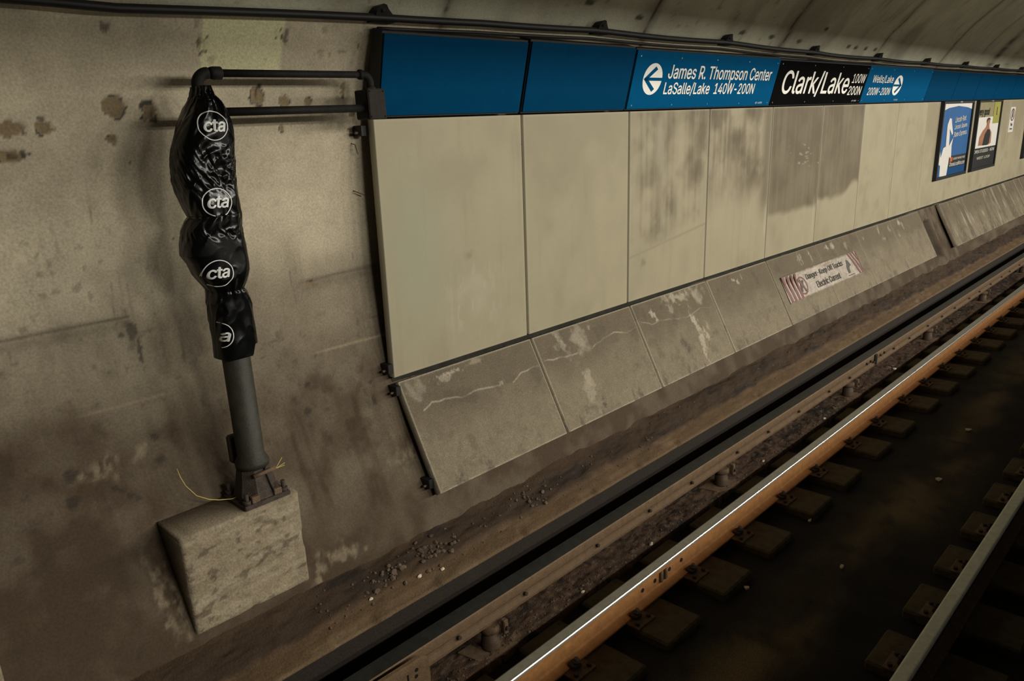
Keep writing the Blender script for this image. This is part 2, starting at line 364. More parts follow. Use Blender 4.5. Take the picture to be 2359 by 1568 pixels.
def wall_masks(X, Z):
    n1 = fbm(X * 1.6, Z * 1.6, 4, 3); n2 = fbm(X * 9, Z * 9, 4, 11); st = fbm(X * 14, Z * 1.1, 4, 23)
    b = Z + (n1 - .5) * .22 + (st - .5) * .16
    R = ss(-.50, -.84, b) * .56 + ss(-.85, -1.4, b) * .36 + ss(1.5, .5, X + (n1 - .5) * 1.2 - (Z + 1.4) * .5) * ss(-.7, -1.5, b) * .16  # darkens downward, and further toward the lower left
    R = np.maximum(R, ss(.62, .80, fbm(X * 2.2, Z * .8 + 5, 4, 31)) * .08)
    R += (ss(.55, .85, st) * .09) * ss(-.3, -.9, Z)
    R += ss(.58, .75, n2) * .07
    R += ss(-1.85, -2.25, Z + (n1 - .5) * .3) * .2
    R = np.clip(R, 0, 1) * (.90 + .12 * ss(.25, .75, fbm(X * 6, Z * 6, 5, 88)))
    # shutter marks left by the casting boards
    seg = ss(.55, .62, X) * (1 - ss(1.23, 1.26, X)) + ss(2.10, 2.25, X) * (1 - ss(2.66, 2.72, X)) * .8
    zl = -.757 + .02 * ss(2.0, 2.7, X) + (fbm(X * 6, X * 0, 3, 5) - .5) * .012
    G = np.exp(-((Z - zl) / .009) ** 2) * seg * .6
    R += np.exp(-((Z - zl + .03) / .03) ** 2) * seg * .2
    B = np.exp(-((Z + 1.166) / .006) ** 2) * (ss(2.1, 2.3, X) * (1 - ss(2.66, 2.72, X)) + ss(.9, 1.0, X) * (1 - ss(1.3, 1.36, X)) * .5) * .6
    for k in range(26):      # thin drips
        rr = random.Random(k * 7 + 1); x = rr.uniform(-.2, 2.65); z0 = rr.uniform(-.75, .1) if k % 2 else rr.uniform(-.95, -.7); ln = rr.uniform(.06, .28)
        G = np.maximum(G, np.exp(-((X - x - .01 * np.sin(Z * 9 + k)) / .0045) ** 2) * ss(z0 - ln, z0 - ln * .6, Z) * (1 - ss(z0 - .02, z0, Z)) * rr.uniform(.15, .4))
    for k, sp in enumerate(DARK): G = np.maximum(G, spot(X, Z, sp, 40 + k, .45) * .72)
    G = np.maximum(G, ss(.70, .78, fbm(X * 22, Z * 22, 3, 77)) * ss(.45, .6, n1) * .35)
    for k, sp in enumerate(BLOT): B = np.maximum(B, spot(X, Z, sp, 70 + k, .9, 1.3) * ss(.3, .6, fbm(X * 40, Z * 25, 3, 70)) * .5)
    T = np.zeros_like(X)
    for k, sp in enumerate(TAN):
        a = spot(X, Z, sp, 100 + k, .08); T = np.maximum(T, a * (.95 if k < 14 else .4)); o = spot(X, Z, (sp[0], sp[1], sp[2] * 1.10, sp[3] * 1.10), 100 + k, .06)
        G = np.maximum(G, np.clip(o - a, 0, 1) * .9)
    P = ss(1.712, 1.722, X + .008 * n2) * (1 - ss(2.128, 2.140, X + .008 * n2)) * ss(.34, .36, Z) * (1 - ss(.585, .60, Z)) * .8  # bright yellowish patch: leaked light painted into the wall colour
    for cx in CRACKX:
        off = (fbm(Z * 7, Z * 0 + cx, 3, 9) - .5) * .10
        G = np.maximum(G, np.exp(-((X - cx - off) / .011) ** 2) * ss(.50, .56, Z) * .9)
        R += np.exp(-((X - cx - off) / .07) ** 2) * ss(.4, .6, Z) * .35
    for x, z in HOLES: G = np.maximum(G, spot(X, Z, (x, z, .055, .02), int(x * 10), .3, .2) * .85)
    R += ss(.5, .75, fbm(X * 1.6, Z * 1.2, 4, 61)) * ss(.5, .6, Z) * .4
    depth = T * .006 + G * .003
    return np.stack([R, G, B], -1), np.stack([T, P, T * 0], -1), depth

xs = np.concatenate([np.arange(-3, -.6, .1), np.arange(-.6, .55, .03), np.arange(.55, 2.85, .01), np.arange(2.85, 12.2, .03), np.arange(12.2, 14, .02), np.arange(14, 46, .25)])
def lining(name, zs, ys, material):
    X, Z = np.meshgrid(xs, zs, indexing='ij'); Y = np.broadcast_to(ys, X.shape).copy()
    m1, m2, d = wall_masks(X, Z); Y += d + (fbm(X * 2.5, Z * 2.5, 3, 2) - .5) * .012
    niche = ss(12.72, 12.80, X) * (1 - ss(13.02, 13.10, X)) * ss(-2.2, -2.15, Z) * (1 - ss(-1.72, -1.62, Z)); Y += niche * .10
    m1[..., 1] = np.maximum(m1[..., 1], niche * .75)  # shade of the opening put into the dark mask
    me = np_mesh(name, np.stack([X, Y, Z], -1).reshape(-1, 3), grid_quads(len(xs), len(zs)))
    set_mask(me, 'mask', m1.reshape(-1, 3)); set_mask(me, 'mask2', m2.reshape(-1, 3))
    o = link(me, name, material, smooth=True); put(o, None, None, kind='structure'); return o
zs = np.arange(-2.45, .6201, .012)
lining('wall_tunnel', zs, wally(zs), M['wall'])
z1 = np.concatenate([np.arange(zs[-1], .96, .012), [1.0, 1.1, 1.25, 1.4, 1.55, 1.7, 1.85, 2.0, 2.12, 2.25]])
y1 = np.concatenate([wally(z1)])
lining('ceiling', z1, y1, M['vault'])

# unseen side of the station that shades and bounces the light: platform, platform ceiling, added shade beams
mb = MB().box(-3, 46, -7.5, .12, -1.55, -1.33, .01); o = mb.build('floor_platform', M['platform']); put(o, None, None, kind='structure')
mb = MB().box(-3, 46, -.75, -.25, .93, 2.2, .0); o = mb.build('shade_beam', M['platform']); put(o, None, None, kind='structure')  # unseen beam, its underside set to shade the upper wall
mb = MB().box(-3, 2.1, -.80, -.20, .72, 2.2, .0); o = mb.build('added_shade_block', M['platform']); put(o, None, None, kind='structure')  # lower piece added only to darken the upper-left wall
mb = MB().box(-3, 46, -7.5, .9, 2.2, 2.3, .0); o = mb.build('ceiling_platform', M['platform']); put(o, None, None, kind='structure')

# kerb ledge at the foot of the wall
def strip(name, prof_fn, x0, x1, dx, nv, material, maskfn, label=None):
    X = np.arange(x0, x1, dx); t = np.linspace(0, 1, nv); XX, T = np.meshgrid(X, t, indexing='ij')
    Y, Z = prof_fn(XX, T); me = np_mesh(name, np.stack([XX, Y, Z], -1).reshape(-1, 3), grid_quads(len(X), nv))
    set_mask(me, 'mask', maskfn(XX, T, Y, Z).reshape(-1, 3)); return link(me, name, material, smooth=True)
KP = [(0, 3.17, -3.0), (.10, 3.17, -2.500), (.13, 3.030, -2.485), (.17, 3.014, -2.475), (.20, 3.02, -2.461), (.42, 3.125, -2.420), (.52, 3.16, -2.402), (.9, 3.32, -2.325), (1, 3.38, -2.29)]
def kp(X, T):
    a = np.array(KP); Y = np.interp(T, a[:, 0], a[:, 1]); Z = np.interp(T, a[:, 0], a[:, 2])
    lump = ss(.40, .5, T + (fbm(X * 2, X * 0, 3, 8) - .5) * .12) * (1 - ss(.93, 1, T))
    Z = Z + lump * ((fbm(X * 5, Y * 12, 4, 12) - .42) * .045 + .010) + (fbm(X * 20, Y * 40, 3, 15) - .5) * .008 * ss(.17, .25, T)
    chip = ss(.66, .72, fbm(X * 4, X * 0 + 3, 3, 41)) * ss(.12, .18, T) * (1 - ss(.24, .34, T))
    Y = Y + chip * .02; Z = Z - chip * .015; return Y, Z
def kmask(X, T, Y, Z):
    e = T + (fbm(X * 2, X * 0, 3, 8) - .5) * .12 + (fbm(X * 9, Y * 20, 3, 44) - .5) * .10
    R = ss(.40, .50, e) * (.6 + .4 * fbm(X * 3, Y * 6, 3, 5)) * (1 - .35 * ss(.85, .97, T))
    R = np.maximum(R, .8 * (1 - ss(.115, .14, T))); G = ss(.62, .72, fbm(X * 3.1, Y * 13, 4, 66)) * ss(.4, .5, T) * .8
    G = np.maximum(G, (1 - ss(.115, .145, T)) * .95)  # gap below the lip: its shadow painted into the mask
    B = ss(.14, .17, T) * (1 - ss(.2, .26, T)) * .35 + ss(.6, .75, fbm(X * 5, Y * 20, 4, 91)) * .5 * (1 - ss(.4, .5, T))
    return np.stack([R, G, B], -1)
o = strip('trim_1', kp, -3, 30, .02, 70, M['kerb'], kmask); put(o, None, None, kind='structure')

# trackbed and the dusty footing below the contact rail
def fl(X, T):
    Y = -.2 + 3.3 * T; Z = -2.895 + (fbm(X * 5, Y * 5, 4, 4) - .5) * .03; return Y, Z
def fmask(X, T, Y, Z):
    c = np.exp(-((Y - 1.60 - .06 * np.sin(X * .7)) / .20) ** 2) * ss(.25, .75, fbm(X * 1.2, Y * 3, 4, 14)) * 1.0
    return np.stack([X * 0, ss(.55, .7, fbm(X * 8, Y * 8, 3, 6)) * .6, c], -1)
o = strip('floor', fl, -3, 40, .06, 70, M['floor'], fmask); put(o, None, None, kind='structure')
def ft(X, T):
    a = np.array([(0, 2.675, -2.98), (.08, 2.685, -2.868), (.14, 2.70, -2.848), (.9, 3.03, -2.845), (1, 3.18, -2.845)])
    Y = np.interp(T, a[:, 0], a[:, 1]) + (fbm(X * 7, X * 0, 3, 22) - .5) * .03 * (1 - T); Z = np.interp(T, a[:, 0], a[:, 2])
    Z = Z + ss(.12, .3, T) * ((fbm(X * 6, Y * 8, 4, 13) - .5) * .035 + (fbm(X * 30, Y * 30, 3, 19) - .5) * .022); return Y, Z
def ftmask(X, T, Y, Z):
    return np.stack([ss(.5, .65, fbm(X * 2.5, Y * 6, 4, 55)), ss(.6, .7, fbm(X * 24, Y * 24, 3, 56)) * .8, ss(.68, .76, fbm(X * 40, Y * 40, 2, 57)) * .6], -1)
o = strip('trim_2', ft, -3, 30, .02, 60, M['dirt'], ftmask); put(o, None, None, kind='structure')

# ------------------------------------------------------------------ cladding panels
def edge_coords(L, res, e=(.0, .004, .009)):
    inner = np.linspace(e[-1], L - e[-1], max(2, int(L / res))); return np.concatenate([[0, e[1]], inner, [L - e[1], L]])
def slab_mesh(name, x0, x1, bot, top, th, res, maskfn):
    b = np.array(bot); t = np.array(top); L = np.linalg.norm(t - b); d = (t - b) / L; nrm = np.array([d[1], -d[0]])  # into the wall (Y,z)
    u = edge_coords(x1 - x0, res); v = edge_coords(L, res); U, V = np.meshgrid(u, v, indexing='ij')
    P = np.stack([x0 + U, b[0] + d[0] * V, b[1] + d[1] * V], -1)
    lip = np.minimum(np.minimum(U, (x1 - x0) - U), np.minimum(V, L - V)); rec = np.where(lip < .003, .003, 0)
    P[..., 1] += nrm[0] * rec; P[..., 2] += nrm[1] * rec
    nu, nv = len(u), len(v); q = [grid_quads(nu, nv)]; front = P.reshape(-1, 3)
    loop = [i * nv for i in range(nu)] + [(nu - 1) * nv + j for j in range(1, nv)] + [i * nv + nv - 1 for i in range(nu - 2, -1, -1)] + [j for j in range(nv - 2, 0, -1)]
    back = front[loop] + np.array([0, nrm[0], nrm[1]]) * th; n0 = len(front); k = len(loop)
    q.append(np.array([(loop[(i + 1) % k], loop[i], n0 + i, n0 + (i + 1) % k) for i in range(k)]))
    V3 = np.concatenate([front, back]); me = np_mesh(name, V3, np.concatenate(q))
    m1, m2 = maskfn(U, V, x1 - x0, L)
    pad = lambda m, c: np.concatenate([m.reshape(-1, 3), np.tile(np.array(c, float), (k, 1))])
    set_mask(me, 'mask', pad(m1, (.45, 0, 0))); set_mask(me, 'mask2', pad(m2, (0, 0, 0)))
    return me
W = 1.222; X0 = 2.64; GAP = .024
def lipband(U, V, w, L): return np.exp(-(np.minimum(np.minimum(U, w - U), np.minimum(V, L - V)) / .0075) ** 2)
def upper_mask(i):
    def f(U, V, w, L):
        s = 200 + i * 13; st = fbm(U * 26, V * 1.6, 4, s); bl = fbm(U * 4, V * 4, 4, s + 1)
        R = ss(.5, .8, fbm(U * 3, V * 2, 4, s + 2)) * .16 + ss(.6, .8, st) * .08; B = lipband(U, V, w, L) * .65; G = U * 0; T = U * 0
        if i == 0:
            B = np.maximum(B, spot(U, V, (.70, .46, .17, .14), s, .8, 1.2) * .3); B = np.maximum(B, ss(.62, .72, fbm(U * 34, V * 9, 3, s)) * np.exp(-((U - .68) / .22) ** 2 - ((V - .36) / .22) ** 2) * .6)
            T = np.exp(-((U - .25) / .22) ** 2 - ((V - .75) / .45) ** 2) * .6; R = np.maximum(R, spot(U, V, (.62, 1.18, .3, .14), s + 5, .9) * .18)
            R = np.maximum(R, spot(U, V, (.66, .66, .04, .03), s + 5, .9) * .35)
        if i == 1: R = np.maximum(R, ss(.45, .9, V / L + (bl - .5) * .7) * .22)
        if i == 2:
            R = np.maximum(R, ss(.25, .85, st * .3 + bl * .75) * ss(.30, .75, V + (bl - .5) * .5) * .95); R = np.maximum(R, np.exp(-((V - .37 - .12 * U) / .01) ** 2) * .35)
            B = np.maximum(B, spot(U, V, (.42, 1.28, .10, .22), s, .9) * .25); R += np.exp(-((L - V) / .12) ** 2) * .2; R = np.maximum(R, spot(U, V, (.2, .3, .05, .05), s + 4, .9) * .5)
        if i == 3:
            e = V + (fbm(U * 5, V * 2, 4, s + 3) - .5) * .5; R = np.maximum(R, ss(.55, 1.0, e) * ss(.2, .75, st * .25 + bl * .8) * 1.0)
            R = np.maximum(R, np.exp(-((U - 1.12) / .12) ** 2) * ss(.3, .7, V) * .8); B = np.maximum(B, np.exp(-((U - 1.17) / .03) ** 2) * ss(.2, .3, V) * (1 - ss(.5, .6, V)) * .4)
        if i == 4:
            e = V + (fbm(U * 5, V * 3, 2, s + 3) - .5) * .10 - .02 * U; R = np.maximum(R, ss(.37, .47, e) * (.72 + .3 * ss(.2, .8, st * .4 + bl * .6)))
            B = np.maximum(B, ss(.12, .1, np.abs(V - 1.03 + .3 * (U - .6) ** 2)) * ss(.66, .72, fbm(U * 9, V * 50, 3, s)) * ss(.3, .6, U) * .45); B = np.maximum(B, np.exp(-((U - 1.14) / .02) ** 2) * ss(.1, .2, V) * (1 - ss(.4, .6, V)) * .4)
        if i == 5:
            e = V + (fbm(U * 4, V * 3, 2, s + 3) - .5) * .10 - .16 * ss(.5, 1, U / w); R = np.maximum(R, ss(.42, .52, e) * (.72 + .3 * ss(.2, .8, st * .4 + bl * .6)))
        if i >= 6: R = np.maximum(R, ss(.55, .8, bl) * .25)
        if i >= 8: R = np.maximum(R, ss(.3, .8, V / L + (bl - .5) * .6) * .35)
        return np.stack([R, G, B], -1), np.stack([T, U * 0, U * 0], -1)
    return f
UNOTE = ['at the open left end beside the bagged signal post', 'plain and clean, under the second blank blue fascia', 'smeared grey, under the arrow of the long blue sign', 'upper half stained, under the right end of the long blue sign', 'darkly stained, under the left half of the black station sign', 'darkly stained, under the right half of the black station sign', 'clean, under the small text of the right-hand blue sign', 'clean, under the arrow of the right-hand blue sign', 'just left of the blue poster', 'behind the blue poster', 'between the blue poster and the second poster', 'behind the right part of the khaki poster', 'bearing the small notice plate', 'right of the small notice plate', 'farthest one in view at the right edge']
for i in range(15):
    x0 = X0 + W * i; g = GAP if i < 3 else (.020 if i < 9 else .016)
    res = .011 if i < 6 else .03
    me = slab_mesh('cladding_panel', x0, x0 + W - g, (3.646, -1.42), (3.612, .103), .05, res, upper_mask(i))
    o = link(me, 'cladding_panel', M['panel']); put(o, ORD[i] + ' tall cream panel, ' + UNOTE[i], 'wall panel', 'tall cream wall panels')
# further ones down the tunnel, out at the right edge of the view
SMEAR = {0: [(.40, .679, .10, .016, .9), (.34, .66, .05, .02, .6), (.79, .508, .02, .014, .9), (.11, .62, .05, .10, .45), (.62, .70, .06, .02, .5)],
         1: [(.27, .62, .06, .10, .75), (.46, .61, .07, .08, .6), (.62, .68, .02, .03, .6), (.40, .30, .04, .11, .65), (.36, .17, .05, .10, .5), (.30, .05, .08, .03, .4)],
         2: [(.22, .60, .024, .035, .95), (.26, .57, .02, .04, .9), (.66, .68, .20, .05, .8), (.98, .64, .10, .08, .7), (.50, .60, .04, .04, .5), (.78, .40, .03, .10, 1), (.80, .27, .06, .10, .95), (.75, .12, .02, .09, .9), (.95, .33, .02, .06, .5), (.88, .26, .03, .07, .9)],
         3: [(.46, .655, .035, .018, .9), (.52, .625, .018, .03, .9), (.62, .66, .012, .03, .5)],
         4: [(.70, .63, .03, .07, .5), (.76, .64, .015, .06, .6), (.98, .66, .02, .03, .8), (1.0, .60, .015, .06, .6)],
         5: [(.26, .66, .06, .03, .9), (.42, .655, .04, .05, .9), (.78, .62, .03, .05, .6)],
         6: [(.15, .60, .02, .03, .5), (.72, .66, .04, .07, .8), (.80, .52, .06, .02, .6), (1.1, .62, .03, .06, .5)],
         7: [(.3, .66, .05, .03, .9), (.40, .60, .02, .06, .8), (.15, .5, .03, .04, .5)]}
CR = {0: [(.107, .509), (.184, .538), (.291, .536), (.427, .507), (.587, .515), (.771, .491)], 10: [(.892, .479), (.987, .517), (1.177, .532)],
      1: [(.03, .54), (.26, .521), (.54, .507), (.665, .534), (.887, .574), (1.035, .528), (1.168, .546)], 2: [(.03, .578), (.18, .52), (.32, .529), (.69, .47), (.94, .51), (1.12, .482)]}
def lower_mask(i):
    def f(U, V, w, L):
        s = 500 + i * 19; bl = fbm(U * 5, V * 5, 4, s); fn = fbm(U * 40, V * 40, 3, s + 1)
        R = ss(.22, .60, V + (bl - .5) * .35) * .60; T = ss(.45, .8, fn) * (1 - ss(.1, .5, V)) * .7
        B = lipband(U, V, w, L) * (1.0 if i < 4 else .45); G = ss(.60, .75, fbm(U * 8, V * 8, 4, s + 2)) * .25
        G = np.maximum(G, ss(.62, .72, fbm(U * 12, V * 3, 4, s + 4)) * (1 - ss(.02, .16, V)) * .55)
        if i == 1: G = np.maximum(G, spot(U, V, (.47, .10, .03, .05), s, .6) * .7); G = np.maximum(G, spot(U, V, (.3, .07, .10, .05), s, .8) * .4)
        if i == 2: G = np.maximum(G, spot(U, V, (.52, .26, .05, .11), s, .8, 1.1) * .6)
        for k, (x, z, rx, rz, a) in enumerate(SMEAR.get(i, [])): B = np.maximum(B, spot(U, V, (x, z, rx, rz), s + 30 + k, .75, 1.3) * a * .85)
        lines = [CR[c] for c in ({0: [0, 10], 1: [1], 2: [2]}.get(i, []))]
        for ln in lines:
            a = np.array(ln); y = np.interp(U, a[:, 0], a[:, 1]) + (fbm(U * 16, U * 0, 3, s) - .5) * .016
            on = ss(a[0, 0] - .01, a[0, 0], U) * (1 - ss(a[-1, 0], a[-1, 0] + .01, U)); B = np.maximum(B, np.exp(-((V - y) / .0045) ** 2) * on * (.25 + .6 * ss(.35, .6, fbm(U * 9, U * 0 + 2, 2, s))) * (.6 if i == 2 else 1))
        if i >= 8: R = np.maximum(R, ss(.4, .7, fbm(U * 5, V * .8, 3, s)) * .8); B = np.maximum(B, ss(.66, .8, fbm(U * 9, V * 3, 3, s + 7)) * .5)
        return np.stack([R, G, B], -1), np.stack([T, U * 0, U * 0], -1)
    return f
LNOTE = ['leftmost one with a pale wandering line across it', 'second from left, with two smeared patches at its top', 'with a white chalky drip near its right edge', 'with one small white curl near its top', 'under the left end of the danger sign', 'under the right end of the danger sign', 'just right of the danger sign', 'last one before the open gap in the row']
LNOTE2 = ['first one right of the open gap, streaked white', 'second one right of the open gap', 'third one right of the open gap', 'fourth one right of the open gap', 'fifth one right of the open gap']
for i in range(13):
    if i < 8: x0 = X0 + .02 + W * i - (.0 if i else 0)
    else: x0 = 13.46 + W * (i - 8)
    res = (.0055 if i < 3 else .009) if i < 6 else .02
    me = slab_mesh('base_panel', x0, x0 + W - (GAP if i < 4 else .014), (3.312, -2.104), (3.640, -1.451), .05, res, lower_mask(i))
    o = link(me, 'base_panel', M['slab'])
    put(o, ('sloping grey base panel, ' + LNOTE[i]) if i < 8 else ('sloping grey base panel, ' + LNOTE2[i - 8]), 'wall panel', 'sloping grey base panels')

# dark framing seen through the joints
def frame_bar(name, x0, x1, a, b, back, label, cat, group=None):
    a = np.array(a, float); b = np.array(b, float); d = (b - a) / np.linalg.norm(b - a); n = np.array([d[1], -d[0]])
    t = thing(name, ((x0 + x1) / 2, a[0], a[1]), label, cat, group)
    P = [(x, q[0] + n[0] * o, q[1] + n[1] * o) for x in (x0, x1) for q in (a, b) for o in (back, back + .03)]
    MB().add(P, [(0, 1, 3, 2), (4, 6, 7, 5), (0, 4, 5, 1), (2, 3, 7, 6), (0, 2, 6, 4), (1, 5, 7, 3)]).build('channel', M['frame'], t, fix=True)
    return t, a, b, n
t, *_ = frame_bar('mounting_rail', 2.66, 20.6, (3.660, -1.475), (3.665, -1.395), .040, 'long dark mounting rail showing in the slit between the tall and sloping panels', 'rail')
for i in range(1, 13):
    for (bot, top, tag_) in (((3.646, -1.385), (3.612, .09), 'tall'), ((3.312, -2.09), (3.640, -1.478), 'sloping')):
        if tag_ == 'sloping' and i > 7: continue
        x = X0 + W * i - GAP / 2 + (.02 if tag_ == 'sloping' else 0)
        t, a, b, n = frame_bar('mounting_stud', x - .03, x + .03, bot, top, .053, 'dark upright stud behind the joint left of the ' + ORD[i] + ' ' + tag_ + ' panel', 'stud', 'mounting studs behind the panel joints')
        if i < 6:
            for f_ in ((.06, .9) if tag_ == 'sloping' else (.05, .88)):
                c = a + (b - a) * f_; MB().cyl((x, c[0] + n[0] * .052, c[1] + n[1] * .052), (x, c[0] + n[0] * .02, c[1] + n[1] * .02), .010, 8).build('bolt', M['black'], t)
# black hanger brackets visible behind the open end of the panels
for (x, z, lab) in [(2.60, .045, 'black hanger bracket behind the top left corner of the tall panels'), (2.61, -1.36, 'black hanger bracket behind the bottom left corner of the first tall panel'), (2.63, -1.50, 'black hanger bracket behind the top left corner of the first base panel'), (2.63, -2.05, 'black hanger bracket behind the bottom left corner of the first base panel')]:
    y = float(wally(z)); t = thing('hanger_bracket', (x, y, z), lab, 'bracket', 'hanger brackets at the panel ends')
    MB().box(x - .008, x + .03, y - .075, y + .005, z - .03, z + .03, .003).build('angle_plate', M['black'], t)
    MB().cyl((x - .008, y - .045, z - .01), (x - .03, y - .045, z - .01), .008, 6).build('bolt', M['rust'], t)

# ------------------------------------------------------------------ platform-side sign fascia
SO = np.array([3.557, .116]); SL = .415; SV = np.array([3.447 - 3.557, .516 - .116]); SV = SV / np.linalg.norm(SV); SN = np.array([-SV[1], SV[0]])  # towards the track
def sp3(x, v, off=0): return (x, SO[0] + SV[0] * v + SN[0] * off, SO[1] + SV[1] * v + SN[1] * off)
def fascia(name, x0, x1, label, cat, material, L=SL, group=None):
    t = thing(name, sp3((x0 + x1) / 2, 0), label, cat, group)
    def sheet(a0, a1, v0, v1, o0, o1, nm, m):
        P = [sp3(x, v, o) for x in (a0, a1) for v in (v0, v1) for o in (o0, o1)]
        f = [(0, 1, 3, 2), (4, 6, 7, 5), (0, 4, 5, 1), (2, 3, 7, 6), (0, 2, 6, 4), (1, 5, 7, 3)]
        return MB().add(P, f).build(nm, m, t, fix=True)
    sheet(x0, x1, .004, L, -.012, 0, 'face_panel', material)
    sheet(x0 - .006, x1 + .006, -.008, L + .012, -.10, -.014, 'backing_frame', M['black'])
    return t
gaps = {'James R. Thompson Center': .015}
def put_text(t, nm, body, x0, v0, wdt, hgt, m, bold=.0, shear=0, off=.0025, spacing=1.0):
    v, f = letters(body, bold, shear, 0, spacing)
    for v, f in (words(v, f, gaps.get(body, .022)) if ' ' in body else [(v, f)]):
        mb = MB(); on_plane(mb, v, f, sp3(x0, v0), (wdt, 0, 0), (0, SV[0] * hgt, SV[1] * hgt), (0, SN[0], SN[1]), off)
        mb.build(nm, m, t)
def put_poly(t, nm, v, f, m, off=.0025):
    mb = MB(); on_plane(mb, v, f, sp3(0, 0), (1, 0, 0), (0, SV[0], SV[1]), (0, SN[0], SN[1]), off); return mb.build(nm, m, t)
def roundel(t, cx, cv, rx, rv, d, ink):
    o = put_poly(t, 'arrow_roundel', *disc2(cx, cv, rx, rv), M['white'])
    T = lambda pts: poly2([(cx + d * rx * a, cv + rv * b) for a, b in pts])
    mb = MB()
    for pts in ([(-.93, 0), (-.72, .10), (.98, .10), (.98, -.10), (-.72, -.10)], [(-.93, 0), (.12, .80), (.36, .62), (-.55, -.02)], [(-.93, 0), (-.55, .02), (.36, -.62), (.12, -.80)]):
        v, f = T(pts); on_plane(mb, v, f, sp3(0, 0), (1, 0, 0), (0, SV[0], SV[1]), (0, SN[0], SN[1]), .004)
    a = mb.build('arrow', ink, t); a.parent = o
def screws(t, x0, x1, n):
    for k in range(n):
        x = x0 + .05 + (x1 - x0 - .1) * k / (n - 1)
        for v in (.03, SL - .025): MB().cyl(sp3(x, v, 0), sp3(x, v, .003), .006, 8).build('screw', M['screw'], t)
fascia('sign_fascia', 2.642, 3.762, 'blank blue fascia panel at the left end beside the black junction box', 'sign panel', M['navy'], .430)
fascia('sign_fascia', 3.800, 4.925, 'second blank blue fascia panel, left of the long white-lettered blue sign', 'sign panel', M['navy'], .438)
t = fascia('direction_sign', 4.955, 7.292, 'long blue sign with left arrow reading James R. Thompson Center', 'sign', M['blue'], .430)
roundel(t, 5.214, .226, .128, .118, 1, M['blue'])
put_text(t, 'upper_lettering', 'James R. Thompson Center', 5.415, .205, 1.76, .135, M['white'], .014)
put_text(t, 'lower_lettering', 'LaSalle/Lake  140W-200N', 5.400, .100, 1.50, .108, M['white'], .014)
put_text(t, 'serial_lettering', '87-4939', 7.0, .022, .13, .017, M['white'], .0); screws(t, 4.955, 7.292, 5)
t = fascia('station_sign', 7.304, 9.600, 'black sign reading Clark/Lake 100W 200N between two blue signs', 'sign', M['signblack'], .418)
put_text(t, 'station_lettering', 'Clark/Lake', 7.455, .080, 1.66, .262, M['white'], .012)
put_text(t, 'upper_number_lettering', '100W', 9.175, .226, .38, .102, M['white'], .010)
put_text(t, 'lower_number_lettering', '200N', 9.150, .094, .38, .100, M['white'], .010)
put_text(t, 'serial_lettering', '87-1540', 9.35, .022, .13, .017, M['white']); screws(t, 7.304, 9.600, 4)
t = fascia('direction_sign', 9.612, 11.945, 'blue sign with right arrow reading Wells/Lake, right of the black sign', 'sign', M['blue'], .420)
put_text(t, 'upper_lettering', 'Wells/Lake', 9.79, .224, .70, .102, M['white'], .008)
put_text(t, 'lower_lettering', '200W-200N', 9.75, .092, .745, .088, M['white'], .008)
put_text(t, 'serial_lettering', '87-6017', 10.75, .022, .13, .017, M['white'])
roundel(t, 10.70, .208, .150, .122, -1, M['blue']); screws(t, 9.612, 11.945, 4)
xx = 11.957
for k in range(8):
    x1 = xx + (1.285 if k == 0 else 1.21); fascia('sign_fascia', xx, x1 - .014, 'blank navy fascia panel, ' + ORD[k] + ' to the right of the Wells/Lake sign', 'sign panel', M['navy'], .405, 'blank navy fascia panels'); xx = x1

# ------------------------------------------------------------------ posters, notice plate, danger sign
PO = np.array([3.646, -1.42]); PV = np.array([3.612 - 3.646, .103 + 1.42]); PV = PV / np.linalg.norm(PV); PN = np.array([-PV[1], PV[0]])
LO = np.array([3.312, -2.104]); LV = np.array([3.640 - 3.312, -1.451 + 2.104]); LV = LV / np.linalg.norm(LV); LN = np.array([-LV[1], LV[0]])
class Pl:
    def __init__(s, O, V, N): s.O, s.V, s.N = O, V, N
    def p(s, x, v, off=0): return (x, s.O[0] + s.V[0] * v + s.N[0] * off, s.O[1] + s.V[1] * v + s.N[1] * off)
    def box(s, mb, x0, x1, v0, v1, o0, o1):
        P = [s.p(x, v, o) for x in (x0, x1) for v in (v0, v1) for o in (o0, o1)]
        mb.add(P, [(0, 1, 3, 2), (4, 6, 7, 5), (0, 4, 5, 1), (2, 3, 7, 6), (0, 2, 6, 4), (1, 5, 7, 3)])
    def shape(s, v, f, off, nm, m, t):
        mb = MB(); on_plane(mb, v, f, s.p(0, 0), (1, 0, 0), (0, s.V[0], s.V[1]), (0, s.N[0], s.N[1]), off); return mb.build(nm, m, t)
    def text(s, body, x0, v0, wd, hg, off, nm, m, t, bold=0, shear=0, rot=0):
        v, f = letters(body, bold, shear); c, q = math.cos(rot), math.sin(rot)
        for v, f in (words(v, f, .015) if ' ' in body else [(v, f)]):
            mb = MB(); on_plane(mb, v, f, s.p(x0, v0), (wd * c, s.V[0] * wd * q, s.V[1] * wd * q), (0, s.V[0] * hg, s.V[1] * hg), (0, s.N[0], s.N[1]), off); mb.build(nm, m, t)
UPP = Pl(PO, PV, PN); LOP = Pl(LO, LV, LN)
def rect2(x0, x1, v0, v1): return poly2([(x0, v0), (x1, v0), (x1, v1), (x0, v1)])
